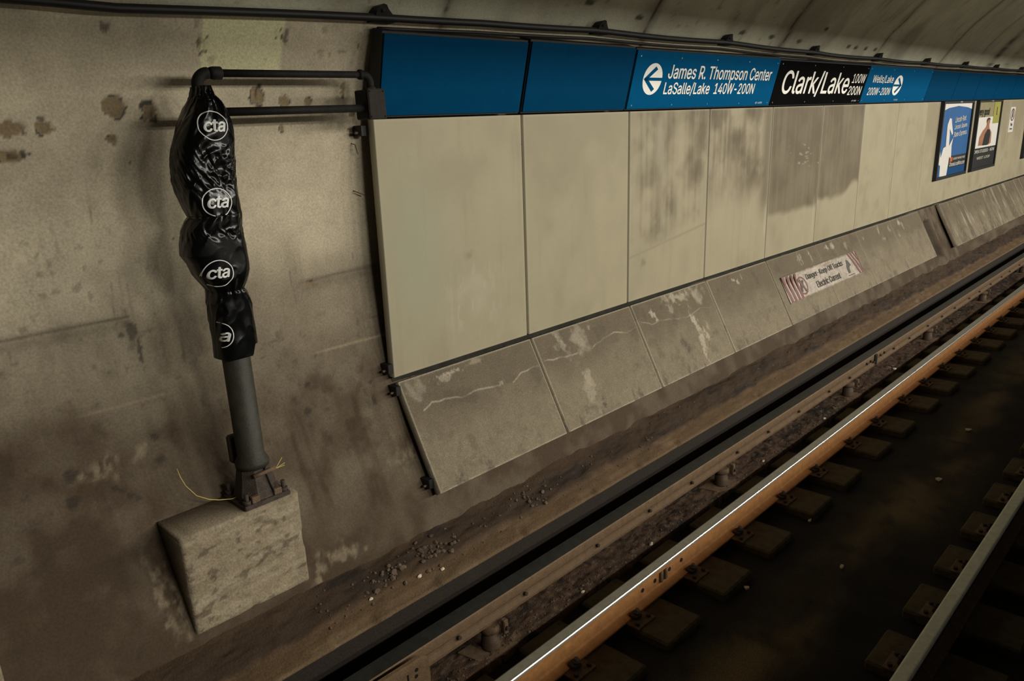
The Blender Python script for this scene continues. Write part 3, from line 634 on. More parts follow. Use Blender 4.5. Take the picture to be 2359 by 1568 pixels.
def framed(x0, x1, v0, v1, label, back):
    t = thing('framed_poster', UPP.p((x0 + x1) / 2, v0, 0), label, 'poster', 'framed posters on the tall panels')
    mb = MB(); b = .045; h = .055
    UPP.box(mb, x0, x0 + b, v0, v1, .0, h); UPP.box(mb, x1 - b, x1, v0, v1, .0, h); UPP.box(mb, x0 + b, x1 - b, v0, v0 + b, 0, h); UPP.box(mb, x0 + b, x1 - b, v1 - b * .6, v1, 0, h)
    mb.build('frame', M['black'], t, fix=True)
    UPP.shape(*rect2(x0 + b, x1 - b, v0 + b, v1 - b * .6), .03, 'print', back, t)
    mb = MB(); UPP.box(mb, (x0 + x1) / 2 - .05, (x0 + x1) / 2 + .06, v1 - .02, v1 - .002, h, h + .012); mb.build('latch', M['screw'], t, fix=True)
    return t
t = framed(12.98, 14.60, .365, 1.525, 'blue framed poster with a white long-necked bird and white script', M['posterblue'])
UPP.shape(*poly2([(13.03, 1.49), (14.55, 1.49), (14.55, 1.40), (14.3, 1.43), (13.8, 1.455), (13.3, 1.43), (13.03, 1.39)]), .032, 'white_arch', M['posterwhite'], t)
UPP.shape(*rect2(13.62, 14.555, .41, .52), .032, 'lower_band', M['posterdeep'], t)
UPP.shape(*rect2(13.60, 14.555, .52, .70), .032, 'black_band', M['black'], t)
bird = [(13.20, .415), (13.56, .405), (13.60, .60), (13.60, .70), (13.72, .62), (13.66, .86), (13.70, .98), (13.58, .90), (13.52, .86), (13.50, 1.0), (13.46, 1.12), (13.62, 1.02), (13.66, 1.05), (13.54, 1.20), (13.50, 1.27), (13.40, 1.28), (13.32, 1.18), (13.34, 1.0), (13.36, .86), (13.24, .84), (13.16, .70), (13.10, .80), (13.06, .78), (13.10, .60), (13.18, .58)]
UPP.shape(*poly2(bird), .034, 'bird_figure', M['posterwhite'], t)
for k, (bd, x, v, wd, hg) in enumerate([('Lincoln Park.', 13.70, 1.205, .60, .085), ('Lincoln Square.', 13.70, 1.085, .70, .085), ('State Express.', 13.70, .965, .72, .095)]):
    UPP.text(bd, x, v, wd, hg, .034, 'script_lettering', M['posterwhite'], t, .01, .25, .04)
UPP.shape(*rect2(13.66, 13.80, .61, .675), .034, 'orange_tag', M['orange'], t)
UPP.text('CHOOSE YOUR NEXT MOVE', 13.83, .63, .66, .035, .034, 'caption_lettering', M['posterwhite'], t, .01)
UPP.text('ChooseLocalMore.com', 13.66, .535, .84, .065, .034, 'address_lettering', M['posterwhite'], t, .012, .2)
t = framed(14.92, 16.46, .365, 1.525, 'khaki framed poster with a seated person in a dark top', M['posterolive'])
UPP.shape(*rect2(14.965, 16.415, .74, 1.25), .032, 'white_field', M['posterwhite'], t)
UPP.shape(*rect2(14.965, 16.415, .41, .74), .032, 'dark_footer', M['posterdark'], t)
UPP.shape(*rect2(15.98, 16.415, 1.13, 1.498), .034, 'lime_box', M['postergreen'], t)
UPP.text('very good', 15.02, 1.25, .68, .15, .034, 'title_lettering', M['posterdark'], t, .015, .1)
UPP.text('l', 16.17, 1.27, .05, .14, .036, 'lime_box_lettering', M['posterdark'], t, .02)
UPP.shape(*poly2([(15.22, .78), (15.24, .92), (15.40, 1.02), (15.58, 1.08), (15.62, 1.13), (15.78, 1.13), (15.82, 1.06), (16.0, .98), (16.04, .80), (15.9, .77)]), .034, 'person_skin', M['skin'], t)
UPP.shape(*poly2([(15.48, .775), (15.55, .95), (15.70, 1.04), (15.86, 1.03), (15.93, .95), (15.90, .80), (15.80, .77)]), .036, 'person_top', M['posterdark'], t)
UPP.shape(*disc2(15.70, 1.165, .10, .055), .037, 'person_face', M['skin'], t)
UPP.shape(*poly2([(15.59, 1.15), (15.58, 1.20), (15.64, 1.235), (15.76, 1.235), (15.82, 1.19), (15.74, 1.205), (15.64, 1.19)]), .039, 'person_hair', M['hair'], t)
UPP.text('OPEN STUDIOS - NOW', 15.02, .655, 1.32, .055, .034, 'footer_lettering', M['posterwhite'], t, .01)
UPP.text('WEST LOOP', 15.24, .545, .85, .045, .034, 'footer_address_lettering', M['paper'], t, .005)
framed(18.70, 20.25, .365, 1.525, 'framed poster cut off by the right edge of the picture', M['posterdeep'])
t = thing('notice_plate', UPP.p(17.5, .93), 'small narrow white notice plate right of the khaki poster', 'sign')
mb = MB(); UPP.box(mb, 17.34, 17.70, .93, 1.39, .0, .008); mb.build('plate', M['posterwhite'], t, fix=True)
UPP.shape(*ring2(17.52, 1.25, .15, .115, .03), .010, 'prohibition_ring', M['dangerred'], t)
UPP.shape(*poly2([(17.45, 1.16), (17.48, 1.27), (17.47, 1.33), (17.54, 1.34), (17.57, 1.27), (17.60, 1.17), (17.54, 1.22)]), .010, 'pictogram', M['dangerblack'], t)
UPP.text('No', 17.46, 1.04, .13, .06, .010, 'upper_lettering', M['dangerblack'], t, .01); UPP.text('Entry', 17.42, .965, .2, .045, .010, 'lower_lettering', M['dangerblack'], t, .01)

t = thing('danger_sign', LOP.p(8.67, .208), 'white danger sign with red stripes on the sloping base panels', 'sign')
x0, x1, v0, v1 = 7.665, 9.735, .208, .508
nu = 40; X = np.linspace(x0, x1, nu); V = np.linspace(v0, v1, 14); vv = []
def curl(x, v):
    a = (v - v0) / (v1 - v0); b = (x - x0) / (x1 - x0)
    return .008 + .022 * ss(.80, 1, a) * (np.exp(-((b - .10) / .12) ** 2) + .8 * np.exp(-((b - .55) / .12) ** 2)) + .006 * math.sin(b * 9) ** 2 * a
for x in X:
    for v in V: vv.append(LOP.p(x, v, curl(x, v)))
me = np_mesh('sheet', vv, grid_quads(nu, len(V))); sh = link(me, 'sheet', M['dangerwhite'], t, smooth=True)
sm = sh.modifiers.new('solid', 'SOLIDIFY'); sm.thickness = .003; sm.offset = -1
def dshape(v, f, nm, m, lift=.0025):
    mb = MB(); P = [LOP.p(p[0], p[1], curl(p[0], p[1]) + lift + (p[2] * .0005 if len(p) > 2 else 0)) for p in v]
    n = (Vector(P[f[0][1]]) - Vector(P[f[0][0]])).cross(Vector(P[f[0][2]]) - Vector(P[f[0][0]]))
    if n.dot(Vector((0, LN[0], LN[1]))) < 0: f = [q[::-1] for q in f]
    mb.add(P, f); return mb.build(nm, m, t)
for k in range(4):
    a = x0 + .0 + .085 * k
    dshape(*poly2([(a + .0, v1 - .005), (a + .045, v1 - .005), (a + .055, v1 - .10), (a + .075, v0 + .1), (a + .085, v0 + .005), (a + .035, v0 + .005), (a + .025, v0 + .1), (a + .008, v1 - .1)]), 'red_stripe', M['dangerred'])
for k in range(4):
    a = x1 - .30 + .085 * k
    P = [(a, v1 - .005), (min(a + .04, x1 - .003), v1 - .005), (min(a + .15, x1 - .003), v0 + .15), (min(a + .22, x1 - .003), v0 + .01), (min(a + .17, x1 - .004), v0 + .01), (min(a + .10, x1 - .004), v0 + .15)]
    dshape(*poly2(P), 'red_stripe', M['dangerred'])
dshape(*ring2(8.065, .345, .115, .105, .022), 'prohibition_ring', M['dangerred'])
dshape(*poly2([(7.985, .425), (8.01, .435), (8.145, .265), (8.12, .255)]), 'prohibition_bar', M['dangerred'], .004)
dshape(*poly2([(8.0, .28), (8.03, .28), (8.06, .34), (8.09, .27), (8.12, .28), (8.09, .36), (8.12, .39), (8.10, .41), (8.06, .385), (8.06, .42), (8.03, .42), (8.02, .37), (8.0, .33)]), 'walking_figure', M['dangerblack'], .003)
dshape(*poly2([(9.30, .27), (9.36, .27), (9.37, .34), (9.44, .36), (9.40, .42), (9.36, .44), (9.33, .38), (9.30, .34)]), 'shock_figure', M['dangerblack'])
dshape(*rect2(9.27, 9.46, .240, .250), 'rail_mark', M['dangerblack'])
for bd, a, b, wd, hg in (('Danger-Keep Off Tracks', 8.215, .370, 1.02, .085), ('Electric Current', 8.40, .255, .66, .080)):
    v, f = letters(bd, .016)
    for v, f in words(v, f, .02): dshape(np.array([(a + p[0] * wd, b + p[1] * hg, p[2]) for p in v]), f, 'lettering', M['dangerblack'])

# ------------------------------------------------------------------ wall cables and their brackets
xsA = [-3, .5, .919, 1.066, 1.309, 1.696, 2.105, 2.668, 3.394, 4.671, 6.571, 8.489, 11.28, 15.733, 20, 30]
zsA = [.575, .575, .577, .576, .570, .584, .598, .613, .636, .642, .638, .615, .605, .608, .61, .61]
mb = MB(); pth = []
for x in np.concatenate([np.arange(-3, 12, .12), np.arange(12, 30, .5)]):
    z = float(np.interp(x, xsA, zsA)) - .010 * abs(math.sin((x - 2.655) * math.pi / 1.8)) * (x > 2.7); pth.append((x, float(wally(z)) - .055, z))
mb.tube(pth, .020, 10); o = mb.build('wall_cable', M['cable']); put(o, 'thick black cable running along the top of the tunnel wall', 'cable')
mb = MB(); pth = []
for x in np.concatenate([np.arange(2.66, 12, .12), np.arange(12, 30, .5)]):
    z = float(np.interp(x, xsA, zsA)) - .046 - .008 * abs(math.sin((x - 2.655) * math.pi / 1.8)); pth.append((x, float(wally(z)) - .03, z))
mb.tube(pth, .009, 8); o = mb.build('wall_cable', M['cable']); put(o, 'thin black cable just below the thick one above the blue signs', 'cable')
for k in range(12):
    x = 2.655 + 1.81 * k + (.05 if k == 1 else 0); z = float(np.interp(x, xsA, zsA)); y = float(wally(z))
    t = thing('cable_bracket', (x, y, z), 'black hump-shaped cable bracket on the upper wall, ' + ORD[k] + ' from the left', 'bracket', 'cable brackets along the upper wall')
    prof = [(x - .05, z - .02), (x - .052, z + .03), (x - .04, z + .05), (x - .02, z + .06), (x + .0, z + .056), (x + .02, z + .038), (x + .06, z + .012), (x + .08, z - .005), (x + .08, z - .022)]
    n = len(prof); v = [(a, float(wally(b)) - .07, b) for a, b in prof] + [(a, float(wally(b)) + .01, b) for a, b in prof]
    MB().add(v, [tuple(range(n))] + [((i + 1) % n, i, n + i, n + (i + 1) % n) for i in range(n)]).build('clamp', M['cable'], t, fix=True)
    MB().cyl((x - .015, float(wally(z + .03)) - .078, z + .03), (x - .015, float(wally(z + .03)) - .06, z + .03), .009, 8).build('bolt', M['pipe'], t)

# ------------------------------------------------------------------ concrete plinths
def plinth_mask(V, seed, nf):
    X, Y, Z = V[:, 0], V[:, 1], V[:, 2]; n = fbm(X * 5, Z * 5, 4, seed); st = fbm(X * 6, Z * 40, 4, seed + 3)
    front = np.arange(len(V)) < nf
    R = np.where(front, ss(.55, .95, n * .7 + .45 * ss(1.35, 1.72, X) * ss(-2.0, -2.2, Z)) * .6, .75)
    B = np.where(front, ss(.40, .70, st * .6 + .4 * fbm(X * 30, Z * 60, 3, seed + 5)) * .6, 0); G = np.where(front, ss(.64, .74, fbm(X * 20, Z * 34, 3, seed + 9)) * .6, 0)
    return np.stack([R, G, B], -1)
def plinth(x0, x1, yf, z0, z1, label, seed, cat='block'):
    us = np.linspace(x0, x1, 62); vs = np.linspace(z0, z1, 52); U, Vv = np.meshgrid(us, vs, indexing='ij')
    ed = np.minimum(np.minimum(U - x0, x1 - U), np.minimum(Vv - z0, z1 - Vv))
    P = np.stack([U, yf + (fbm(U * 12, Vv * 12, 4, seed) - .5) * .010 + .010 * (1 - ss(0, .012, ed)) + .012 * ss(.6, .7, fbm(U * 7, Vv * 7, 3, seed + 2)) * (1 - ss(.0, .03, ed)), Vv], -1).reshape(-1, 3)
    nv = len(vs); nu = len(us); n0 = len(P); loop = [i * nv for i in range(nu)] + [(nu - 1) * nv + j for j in range(1, nv)] + [i * nv + nv - 1 for i in range(nu - 2, -1, -1)] + [j for j in range(nv - 2, 0, -1)]
    back = P[loop].copy(); back[:, 1] = wally(back[:, 2]) + .012; k = len(loop)
    q = np.concatenate([grid_quads(nu, nv), np.array([(loop[(i + 1) % k], loop[i], n0 + i, n0 + (i + 1) % k) for i in range(k)])])
    A = np.concatenate([P, back]); me = np_mesh('concrete_plinth', A, q); m = plinth_mask(A, seed, n0); m[n0:] = (1, .55, 0); m[loop] = (.3, 0, .3); set_mask(me, 'mask', m)  # dusty top and sides, painted darker to stand in for shade
    o = link(me, 'concrete_plinth', M['block']); return put(o, label, cat, 'concrete plinths against the tunnel wall')
plinth(1.129, 1.747, 3.338, -2.255, -1.735, 'pale concrete plinth against the wall carrying the signal post', 3)
plinth(-.235, .372, 3.338, -2.255, -1.80, 'concrete plinth just peeping in at the bottom left corner', 9)

# ------------------------------------------------------------------ signal post on the plinth
px, py = 1.585, 3.465
t = thing('signal_post', (px, py, -1.735), 'grey steel signal post on the concrete plinth, wrapped in black bags', 'signal post')
MB().tube([(px, py, -1.56), (px, py, -1.535), (px, py, -1.50), (px, py, .06)], [.082, .084, .067, .065], 28).build('pole', M['post'], t)
def frus(z0, h0, z1, h1, nseg=4):
    v = []; 
    for z, h in ((z0, h0), ((z0 + z1) / 2, h0 * .42 + h1 * .58), (z1, h1)):
        for k in range(8):
            a = math.pi / 8 + k * math.pi / 4; r = h / math.cos(math.pi / 8)
            v.append((px + r * math.cos(a), py + r * math.sin(a), z))
    f = [(i * 8 + k, i * 8 + (k + 1) % 8, i * 8 + 8 + (k + 1) % 8, i * 8 + 8 + k) for i in range(2) for k in range(8)] + [tuple(range(8))[::-1], tuple(range(16, 24))]
    return v, f
MB().add(*frus(-1.715, .105, -1.565, .074)).build('base_casting', M['cast'], t)
MB().box(px - .125, px + .125, py - .12, py + .115, -1.737, -1.712, .005).build('base_plate', M['cast'], t)
MB().cyl((px - .045, py - .088, -1.585), (px + .075, py - .088, -1.580), .011, 10).build('clamp_bolt', M['rust'], t)
MB().tube([(px + .022, py - .080, -1.562), (px + .026, py - .088, -1.60), (px + .034, py - .097, -1.65), (px + .045, py - .108, -1.71)], .0042, 6).build('split_seam', M['black'], t)
for sx in (-1, 1):
    for sy in (-1, 1):
        bx, by = px + sx * .1, py + sy * .095
        MB().cyl((bx, by, -1.72), (bx, by, -1.655), .011, 8).cyl((bx, by, -1.712), (bx, by, -1.692), .021, 6).build('anchor_bolt', M['cast'], t)
for sx in (-1, 1):
    v = [(px + sx * .062, py - .085, -1.70), (px + sx * .062, py - .110, -1.712), (px + sx * .118, py - .110, -1.712), (px + sx * .055, py - .08, -1.62)]
    MB().box(px + sx * .06 - .022, px + sx * .06 + .022, py - .116, py - .088, -1.712, -1.678, .004).build('foot_lug', M['rust'], t)
MB().box(px - .075, px - .02, py + .06, py + .10, -1.55, -1.40, .01).build('rear_stiffener', M['cast'], t)

# conduit frame from the signal head to the junction box
t = thing('conduit_frame', (2.05, 3.47, .15), 'black pipe frame between the bagged signal and the junction box', 'pipe')
MB().cyl((1.655, 3.47, .320), (2.50, 3.47, .325), .0175, 18).build('upper_pipe', M['pipe'], t)
MB().tube(arc((1.655, 3.47, .265), .055, math.pi / 2, math.pi, 8) + [(1.600, 3.47, .235)], .026, 16).build('elbow', M['pipe'], t)
MB().tube([(1.66, 3.47, .320), (1.672, 3.47, .320), (1.682, 3.47, .320), (1.715, 3.47, .3205), (1.722, 3.47, .3205)], [.023, .028, .029, .029, .020], 16).build('coupling', M['pipe'], t)
MB().cyl((1.600, 3.47, .25), (1.596, 3.468, .12), .019, 16).build('drop_pipe', M['pipe'], t)
MB().tube([(2.465, 3.47, .325), (2.472, 3.47, .325), (2.488, 3.47, .325)], [.019, .026, .026], 16).tube([(2.488, 3.47, .325)] + arc((2.495, 3.47, .283), .042, math.pi / 2, 0, 7) + [(2.537, 3.47, .25)], .021, 16).build('elbow', M['pipe'], t)
MB().cyl((1.62, 3.47, .151), (2.485, 3.47, .157), .0195, 18).build('lower_pipe', M['pipe'], t)
t = thing('junction_box', (2.54, 3.47, .10), 'sooty black junction box at the left end of the blue fascia', 'electrical box')
MB().box(2.482, 2.588, 3.432, 3.545, .100, .250, .006).build('body', M['pipe'], t)
MB().box(2.480, 2.592, 3.418, 3.434, .097, .254, .006).build('cover', M['box'], t)
MB().tube([(2.537, 3.47, .247), (2.537, 3.47, .262)], [.032, .026], 14).build('hub', M['box'], t)
for dx in (.012, .1):
    for z in (.112, .24): MB().cyl((2.48 + dx, 3.419, z), (2.48 + dx, 3.414, z), .005, 8).build('screw', M['pipe'], t)

# ------------------------------------------------------------------ black plastic bags tied round the signal
OUT = [(.262, 1.578, 1.634), (.25, 1.576, 1.637), (.226, 1.568, 1.645), (.195, 1.547, 1.674), (.167, 1.527, 1.69), (.12, 1.496, 1.703), (.074, 1.473, 1.706), (0, 1.44, 1.705), (-.076, 1.424, 1.699), (-.134, 1.424, 1.694), (-.192, 1.433, 1.691), (-.242, 1.451, 1.69), (-.282, 1.466, 1.688), (-.305, 1.473, 1.689), (-.322, 1.452, 1.69), (-.36, 1.426, 1.691), (-.419, 1.409, 1.694), (-.47, 1.404, 1.697), (-.512, 1.429, 1.697), (-.564, 1.445, 1.692), (-.617, 1.48, 1.669), (-.649, 1.5, 1.649), (-.664, 1.498, 1.662), (-.702, 1.484, 1.678), (-.766, 1.49, 1.679), (-.853, 1.492, 1.682), (-.914, 1.491, 1.684), (-.975, 1.488, 1.686)]
oz = np.array([a[0] for a in OUT])[::-1]; ol = np.array([a[1] for a in OUT])[::-1]; orr = np.array([a[2] for a in OUT])[::-1]
def bag(name, ztop, zbot, ties, seed, label, ry0, skirt=False, crum=()):
    nt, nz = 200, max(60, int((ztop - zbot) / .0035)); th = np.linspace(0, 2 * math.pi, nt, endpoint=False); zz = np.linspace(zbot, ztop, nz)
    T, Z = np.meshgrid(th, zz, indexing='ij')
    if skirt: Z = Z + ss(.10, 0, (Z - zbot)) * .052 * ss(.35, .6, np.cos(T))
    l = np.interp(Z, oz, ol); r = np.interp(Z, oz, orr); cx = (l + r) / 2; rx = (r - l) / 2
    ry = np.minimum(ry0, .055 + rx * .55)
    c, s_ = np.cos(T), np.sin(T); e = 3.0; k = (np.abs(c) ** e + np.abs(s_) ** e) ** (-1 / e)
    # crumpled film: ridged folds, plus pleats radiating from every tie
    P1, P2 = np.cos(T) * 1.5 + 9, np.sin(T) * 1.5 + 9      # seamless round the bag
    q1 = fbm(P1 * .8 + Z * 3, P2 * .9 + Z * 4, 2, seed + 1); a2 = fbm(P1 * .9 - Z * 6 + q1, P2 * 1.4 + Z * 9, 2, seed + 2)
    a3 = fbm(P1 * 3.4 + Z * 13 + q1 * 2, P2 * 4 - Z * 20, 2, seed + 5); loc = sum(np.exp(-((Z - zc) / hw) ** 2) for zc, hw in crum)
    cr = (q1 - .5) * .016 - (np.abs(a2 - .5) * 2) ** .8 * .016 * (.25 + .75 * ss(.45, .62, q1)) - (np.abs(a3 - .5) * 2) ** .85 * .011 * np.clip(loc, 0, 1)
    pl = 0
    for zt in ties: pl = pl + np.exp(-np.abs(Z - zt) / .05) * (np.sin(T * 13 + 4 * a2) * .004)
    wrap_ = ss(0, .05, np.minimum(ztop - Z, 1)) 
    d = cr * (.35 + .65 * wrap_) + pl
    X = cx + (rx * k * c) + d * c * .6; Y = 3.455 + ry * k * s_ + d * s_ * 1.35
    me = np_mesh(name, np.stack([X, Y, Z], -1).reshape(-1, 3), grid_quads(nt, nz, True))
    tree = BVHTree.FromPolygons([tuple(v.co) for v in me.vertices], [tuple(p.vertices) for p in me.polygons])
    t = thing(name, (px, 3.455, zbot), label, 'plastic bag', 'printed black bags on the signal post')
    film = link(me, 'film', M['bag'], t, smooth=True); sm = film.modifiers.new('solid', 'SOLIDIFY'); sm.thickness = .0012; sm.offset = -1
    return t, tree
def stamp(t, tree, nm, v, f, parent=None, lift=.002):
    P = []; ok = []
    for x, z, *_l in v:
        h = tree.ray_cast(Vector((x, 2.6, z)), Vector((0, 1, 0)), 1.2); ok.append(h[0] is not None and h[1].y < -.12); P.append((x, (h[0].y if h[0] else 3.4) - lift - (_l[0] * .0004 if _l else 0), z))
    f = [q for q in f if all(ok[i] for i in q)]
    if not f: return None
    n = (Vector(P[f[0][1]]) - Vector(P[f[0][0]])).cross(Vector(P[f[0][2]]) - Vector(P[f[0][0]]))
    if n.y > 0: f = [q[::-1] for q in f]
    used = sorted({i for q in f for i in q}); mp = {i: k for k, i in enumerate(used)}
    o = MB().add([P[i] for i in used], [[mp[i] for i in q] for q in f]).build(nm, M['print'], t)
    if parent: o.parent = parent
    return o
def logo(t, tree, cx, cz, r, rot=0.0, tx=.0, tz=.0, tw=1.5, thh=.80):
    c, s_ = math.cos(rot), math.sin(rot)
    R = lambda v: np.array([(cx + p[0] * c - p[1] * s_, cz + p[0] * s_ + p[1] * c, p[2] if len(p) > 2 else 0) for p in v])
    v, f = ring2(0, 0, r, r * .95, .0042, 120); o = stamp(t, tree, 'logo_ring', R(v), f)
    lv, lf = letters('cta', .022, .2, 3, .95); lv = np.array([((p[0] - .5) * r * tw + tx, (p[1] - .5) * r * thh + tz, p[2]) for p in lv])
    stamp(t, tree, 'logo_lettering', R(lv), lf)
t, tr = bag('signal_bag', .262, -.300, [.22, .18, -.30], 21, 'tall upper black plastic bag printed with two white round logos', .115, False, ((-.06, .06), (-.14, .05), (.22, .03)))
logo(t, tr, 1.586, .090, .067, -.02, .006, .0); logo(t, tr, 1.554, -.240, .067, -.03, .002, .002)
MB().tube([(px - .028, 3.40, .215), (px + .02, 3.385, .20), (px + .05, 3.39, .185), (px + .075, 3.41, .165)], [.007, .014, .013, .005], 8).build('knot', M['bag'], t)
t, tr = bag('signal_bag', -.298, -.652, [-.302, -.65], 33, 'middle black plastic bag, bulging, with one white round logo', .115, False, ((-.38, .03),))
logo(t, tr, 1.512, -.556, .066, .0, .0, .004)
t, tr = bag('signal_bag', -.648, -.975, [-.65], 47, 'lower black plastic bag with a half hidden logo and ragged hem', .10, True)
logo(t, tr, 1.475, -.85, .070, -.12, .004, .0)

# yellow wires at the post foot
o = MB().tube([(1.265, 3.60, -1.503), (1.268, 3.58, -1.545), (1.276, 3.555, -1.585), (1.303, 3.51, -1.635), (1.352, 3.49, -1.668), (1.40, 3.49, -1.690), (1.46, 3.48, -1.705), (1.50, 3.47, -1.70)], .0026, 6).build('loose_wire', M['yellow']); put(o, 'long yellow wire curling left from the post foot', 'wire')
mb = MB(); a = (1.662, 3.378, -1.585)
for e in ((1.70, 3.37, -1.535), (1.712, 3.37, -1.568), (1.708, 3.37, -1.58)): mb.tube([(1.655, 3.38, -1.583), a, e], .0018, 5)
o = mb.build('loose_wire', M['yellow']); put(o, 'short frayed yellow wire ends right of the post clamp', 'wire')
for z, x, lab in ((-.285, 2.575, 'thin bent wire sticking out of the wall left of the panels'), (-.02, 2.575, 'thin hanging wire on the wall left of the panels, upper')):
    y = float(wally(z)); o = MB().tube([(x, y + .003, z), (x + .004, y - .03, z - .008), (x + (.05 if z < -.1 else .01), y - .04, z - (.03 if z < -.1 else .06))], .003, 6).build('loose_wire', M['rust']); put(o, lab, 'wire')

# ------------------------------------------------------------------ running rails
ZR = -2.664
def rail(name, yg, s, x0, x1, label, mats):
    # s = +1: gauge face on the near side of the head (towards the platform), head extends to +Y
    t = thing(name, ((x0 + x1) / 2, yg + .04, ZR - .175), label, 'rail')
    h = .078; c = yg + .039
    head = [(yg + .014, ZR), (yg + h - .012, ZR), (yg + h - .003, ZR - .005), (yg + h, ZR - .014), (yg + h - .002, ZR - .034), (c + .012, ZR - .046), (c + .009, ZR - .060), (c + .009, ZR - .142), (c + .02, ZR - .150), (c + .068, ZR - .160), (c + .068, ZR - .172), (c - .068, ZR - .172), (c - .068, ZR - .160), (c - .02, ZR - .150), (c - .009, ZR - .142), (c - .009, ZR - .060), (c - .012, ZR - .050), (yg + .002, ZR - .038), (yg, ZR - .014), (yg + .0035, ZR - .0065), (yg + .008, ZR - .002)]
    n = len(head); mis = [0] * n; mis[0] = 1; mis[1] = 1
    for i in (18, 19, 20): mis[i] = 2
    mb = MB().prism(head[::-1], x0, x1, None, 1); 
    rm = mis[::-1]; mb.m[:n] = [rm[(i + 1) % n] for i in range(n)]
    mb.build('rail_section', [M[m] for m in mats], t, fix=True)
    return t
t = rail('running_rail', 2.340, 1, -3, 32, 'orange rusty running rail with a bright polished edge, nearest the wall', ('railrust', 'railtop', 'polish'))
for x, z in ((3.42, -.046), (3.555, -.044), (3.86, -.036), (3.72, -.036)): MB().cyl((x, 2.371, ZR - .085 + z * .3), (x, 2.366, ZR - .085 + z * .3), .014, 12).build('bolt_hole', M['black'], t)
for x in (3.615, 3.665): MB().box(x - .012, x + .012, 2.352, 2.372, ZR - .135, ZR - .045, .004).build('bond_lug', M['rust'], t)
rail('running_rail', .868, 1, -3, 32, 'dull grey running rail at the lower right, nearest the platform', ('rust', 'brightened_top', 'brightened_top'))

def tie_at(x, y0, y1, label, group):
    mb = MB().box(x - .08, x + .28, y0, y1, -3.02, ZR - .178, .012); o = mb.build('rail_tie', M['tie']); return put(o, label, 'railway tie', group)
TP = .595
nx = [2.06, 2.68, 3.25, 3.88, 4.50, 5.19, 5.80, 6.52, 7.16, 7.91] + [8.57 + .66 * k for k in range(16)]
first = None
for k, x in enumerate(nx):
    lab = 'dark timber tie under the orange running rail, ' + ORD[k] + ' from picture bottom'
    if first is None: first = tie_at(x, 2.02, 2.66, lab, 'ties under the rail nearest the wall'); fx = x
    else: dup(first, (x - fx, 0, 0), lab)
first2 = None
for k, x in enumerate([2.63 + TP * j for j in range(1, 25)]):
    lab = 'dark timber tie under the dull grey rail, ' + ORD[k] + ' from picture bottom'
    if first2 is None: first2 = tie_at(x, .55, 1.16, lab, 'ties under the rail nearest the platform'); fx2 = x
    else: dup(first2, (x - fx2, 0, 0), lab)
def clip_at(x, yg, side, label, group):
    y = yg + .039 + side * .075; t = thing('rail_fastener', (x, y, ZR - .178), label, 'rail fastener', group)
    z = ZR - .178; sg = side
    ya, yb = sorted((yg + .039 + sg * .03, y + sg * .085))
    MB().box(x - .085, x + .085, ya + (.04 if sg > 0 else 0), yb - (.04 if sg < 0 else 0), z, z + .012, .003).build('tie_plate', M['rust'], t)
    MB().box(x - .03, x + .03, y - .03, y + .03, z + .012, z + .04, .006).build('clip', M['cast'], t)
    MB().cyl((x + .002, y + sg * .012, z + .03), (x + .002, y + sg * .012, z + .072), .012, 8).cyl((x + .002, y + sg * .012, z + .04), (x + .002, y + sg * .012, z + .055), .022, 6).build('clip_bolt', M['cast'], t)
    MB().cyl((x - .055, y + sg * .055, z + .01), (x - .055, y + sg * .055, z + .03), .013, 8).build('lag_screw', M['cast'], t)
    MB().cyl((x + .055, y + sg * .055, z + .01), (x + .055, y + sg * .055, z + .03), .013, 8).build('lag_screw', M['cast'], t)
    return t
f0 = None
for k, x in enumerate(nx[1:20]):
    lab = 'small rusty fastener on the near side of the orange rail, ' + ORD[k] + ' from picture bottom'
    if f0 is None: f0 = clip_at(x, 2.34, -1, lab, 'fasteners on the orange rail'); fx = x
    else: dup(f0, (x - fx, 0, 0), lab)
f1 = None
for k, x in enumerate([2.63 + TP * j for j in range(1, 16)]):
    lab = 'small dark fastener on the far side of the grey rail, ' + ORD[k] + ' from picture bottom'
    if f1 is None: f1 = clip_at(x, .868, 1, lab, 'fasteners on the grey rail'); fx = x
    else: dup(f1, (x - fx, 0, 0), lab)

# ------------------------------------------------------------------ contact rail on insulators
t = thing('contact_rail', (14, 2.84, -2.70), 'brown raised power rail between the orange rail and the kerb', 'rail')
ZT = -2.568; ya, yb = 2.790, 2.900
prof = [(ya + .004, ZT), (yb - .004, ZT), (yb, ZT - .01), (yb, ZT - .062), (yb - .035, ZT - .072), (yb - .045, ZT - .095), (yb + .005, ZT - .112), (yb + .005, ZT - .128), (ya - .012, ZT - .128), (ya - .012, ZT - .112), (ya + .002, ZT - .085), (ya + .004, ZT - .072), (ya, ZT - .062), (ya, ZT - .008)]
n = len(prof); mb = MB().prism(prof[::-1], -3, 30)
ri = [(0 if i not in (0,) else 1) for i in range(n)][::-1]; mb.m[:n] = [ri[(i + 1) % n] for i in range(n)]
mb.build('rail_section', [M['thirdside'], M['thirdtop']], t, fix=True)
for k in range(30):
    x = 1.62 + .62 * k + .05 * math.sin(k * 2.3); MB().cyl((x, ya - .005, ZT - .078), (x, ya - .020, ZT - .078), .012, 8).build('bolt', M['cast'], t)
MB().box(8.48, 8.54, ya - .016, ya + .01, ZT - .125, ZT - .005, .003).build('joint_gap', M['black'], t)
for x in (8.25, 8.36, 8.66, 8.78): MB().cyl((x, ya - .002, ZT - .05), (x, ya - .02, ZT - .05), .014, 8).build('joint_bolt', M['cast'], t)
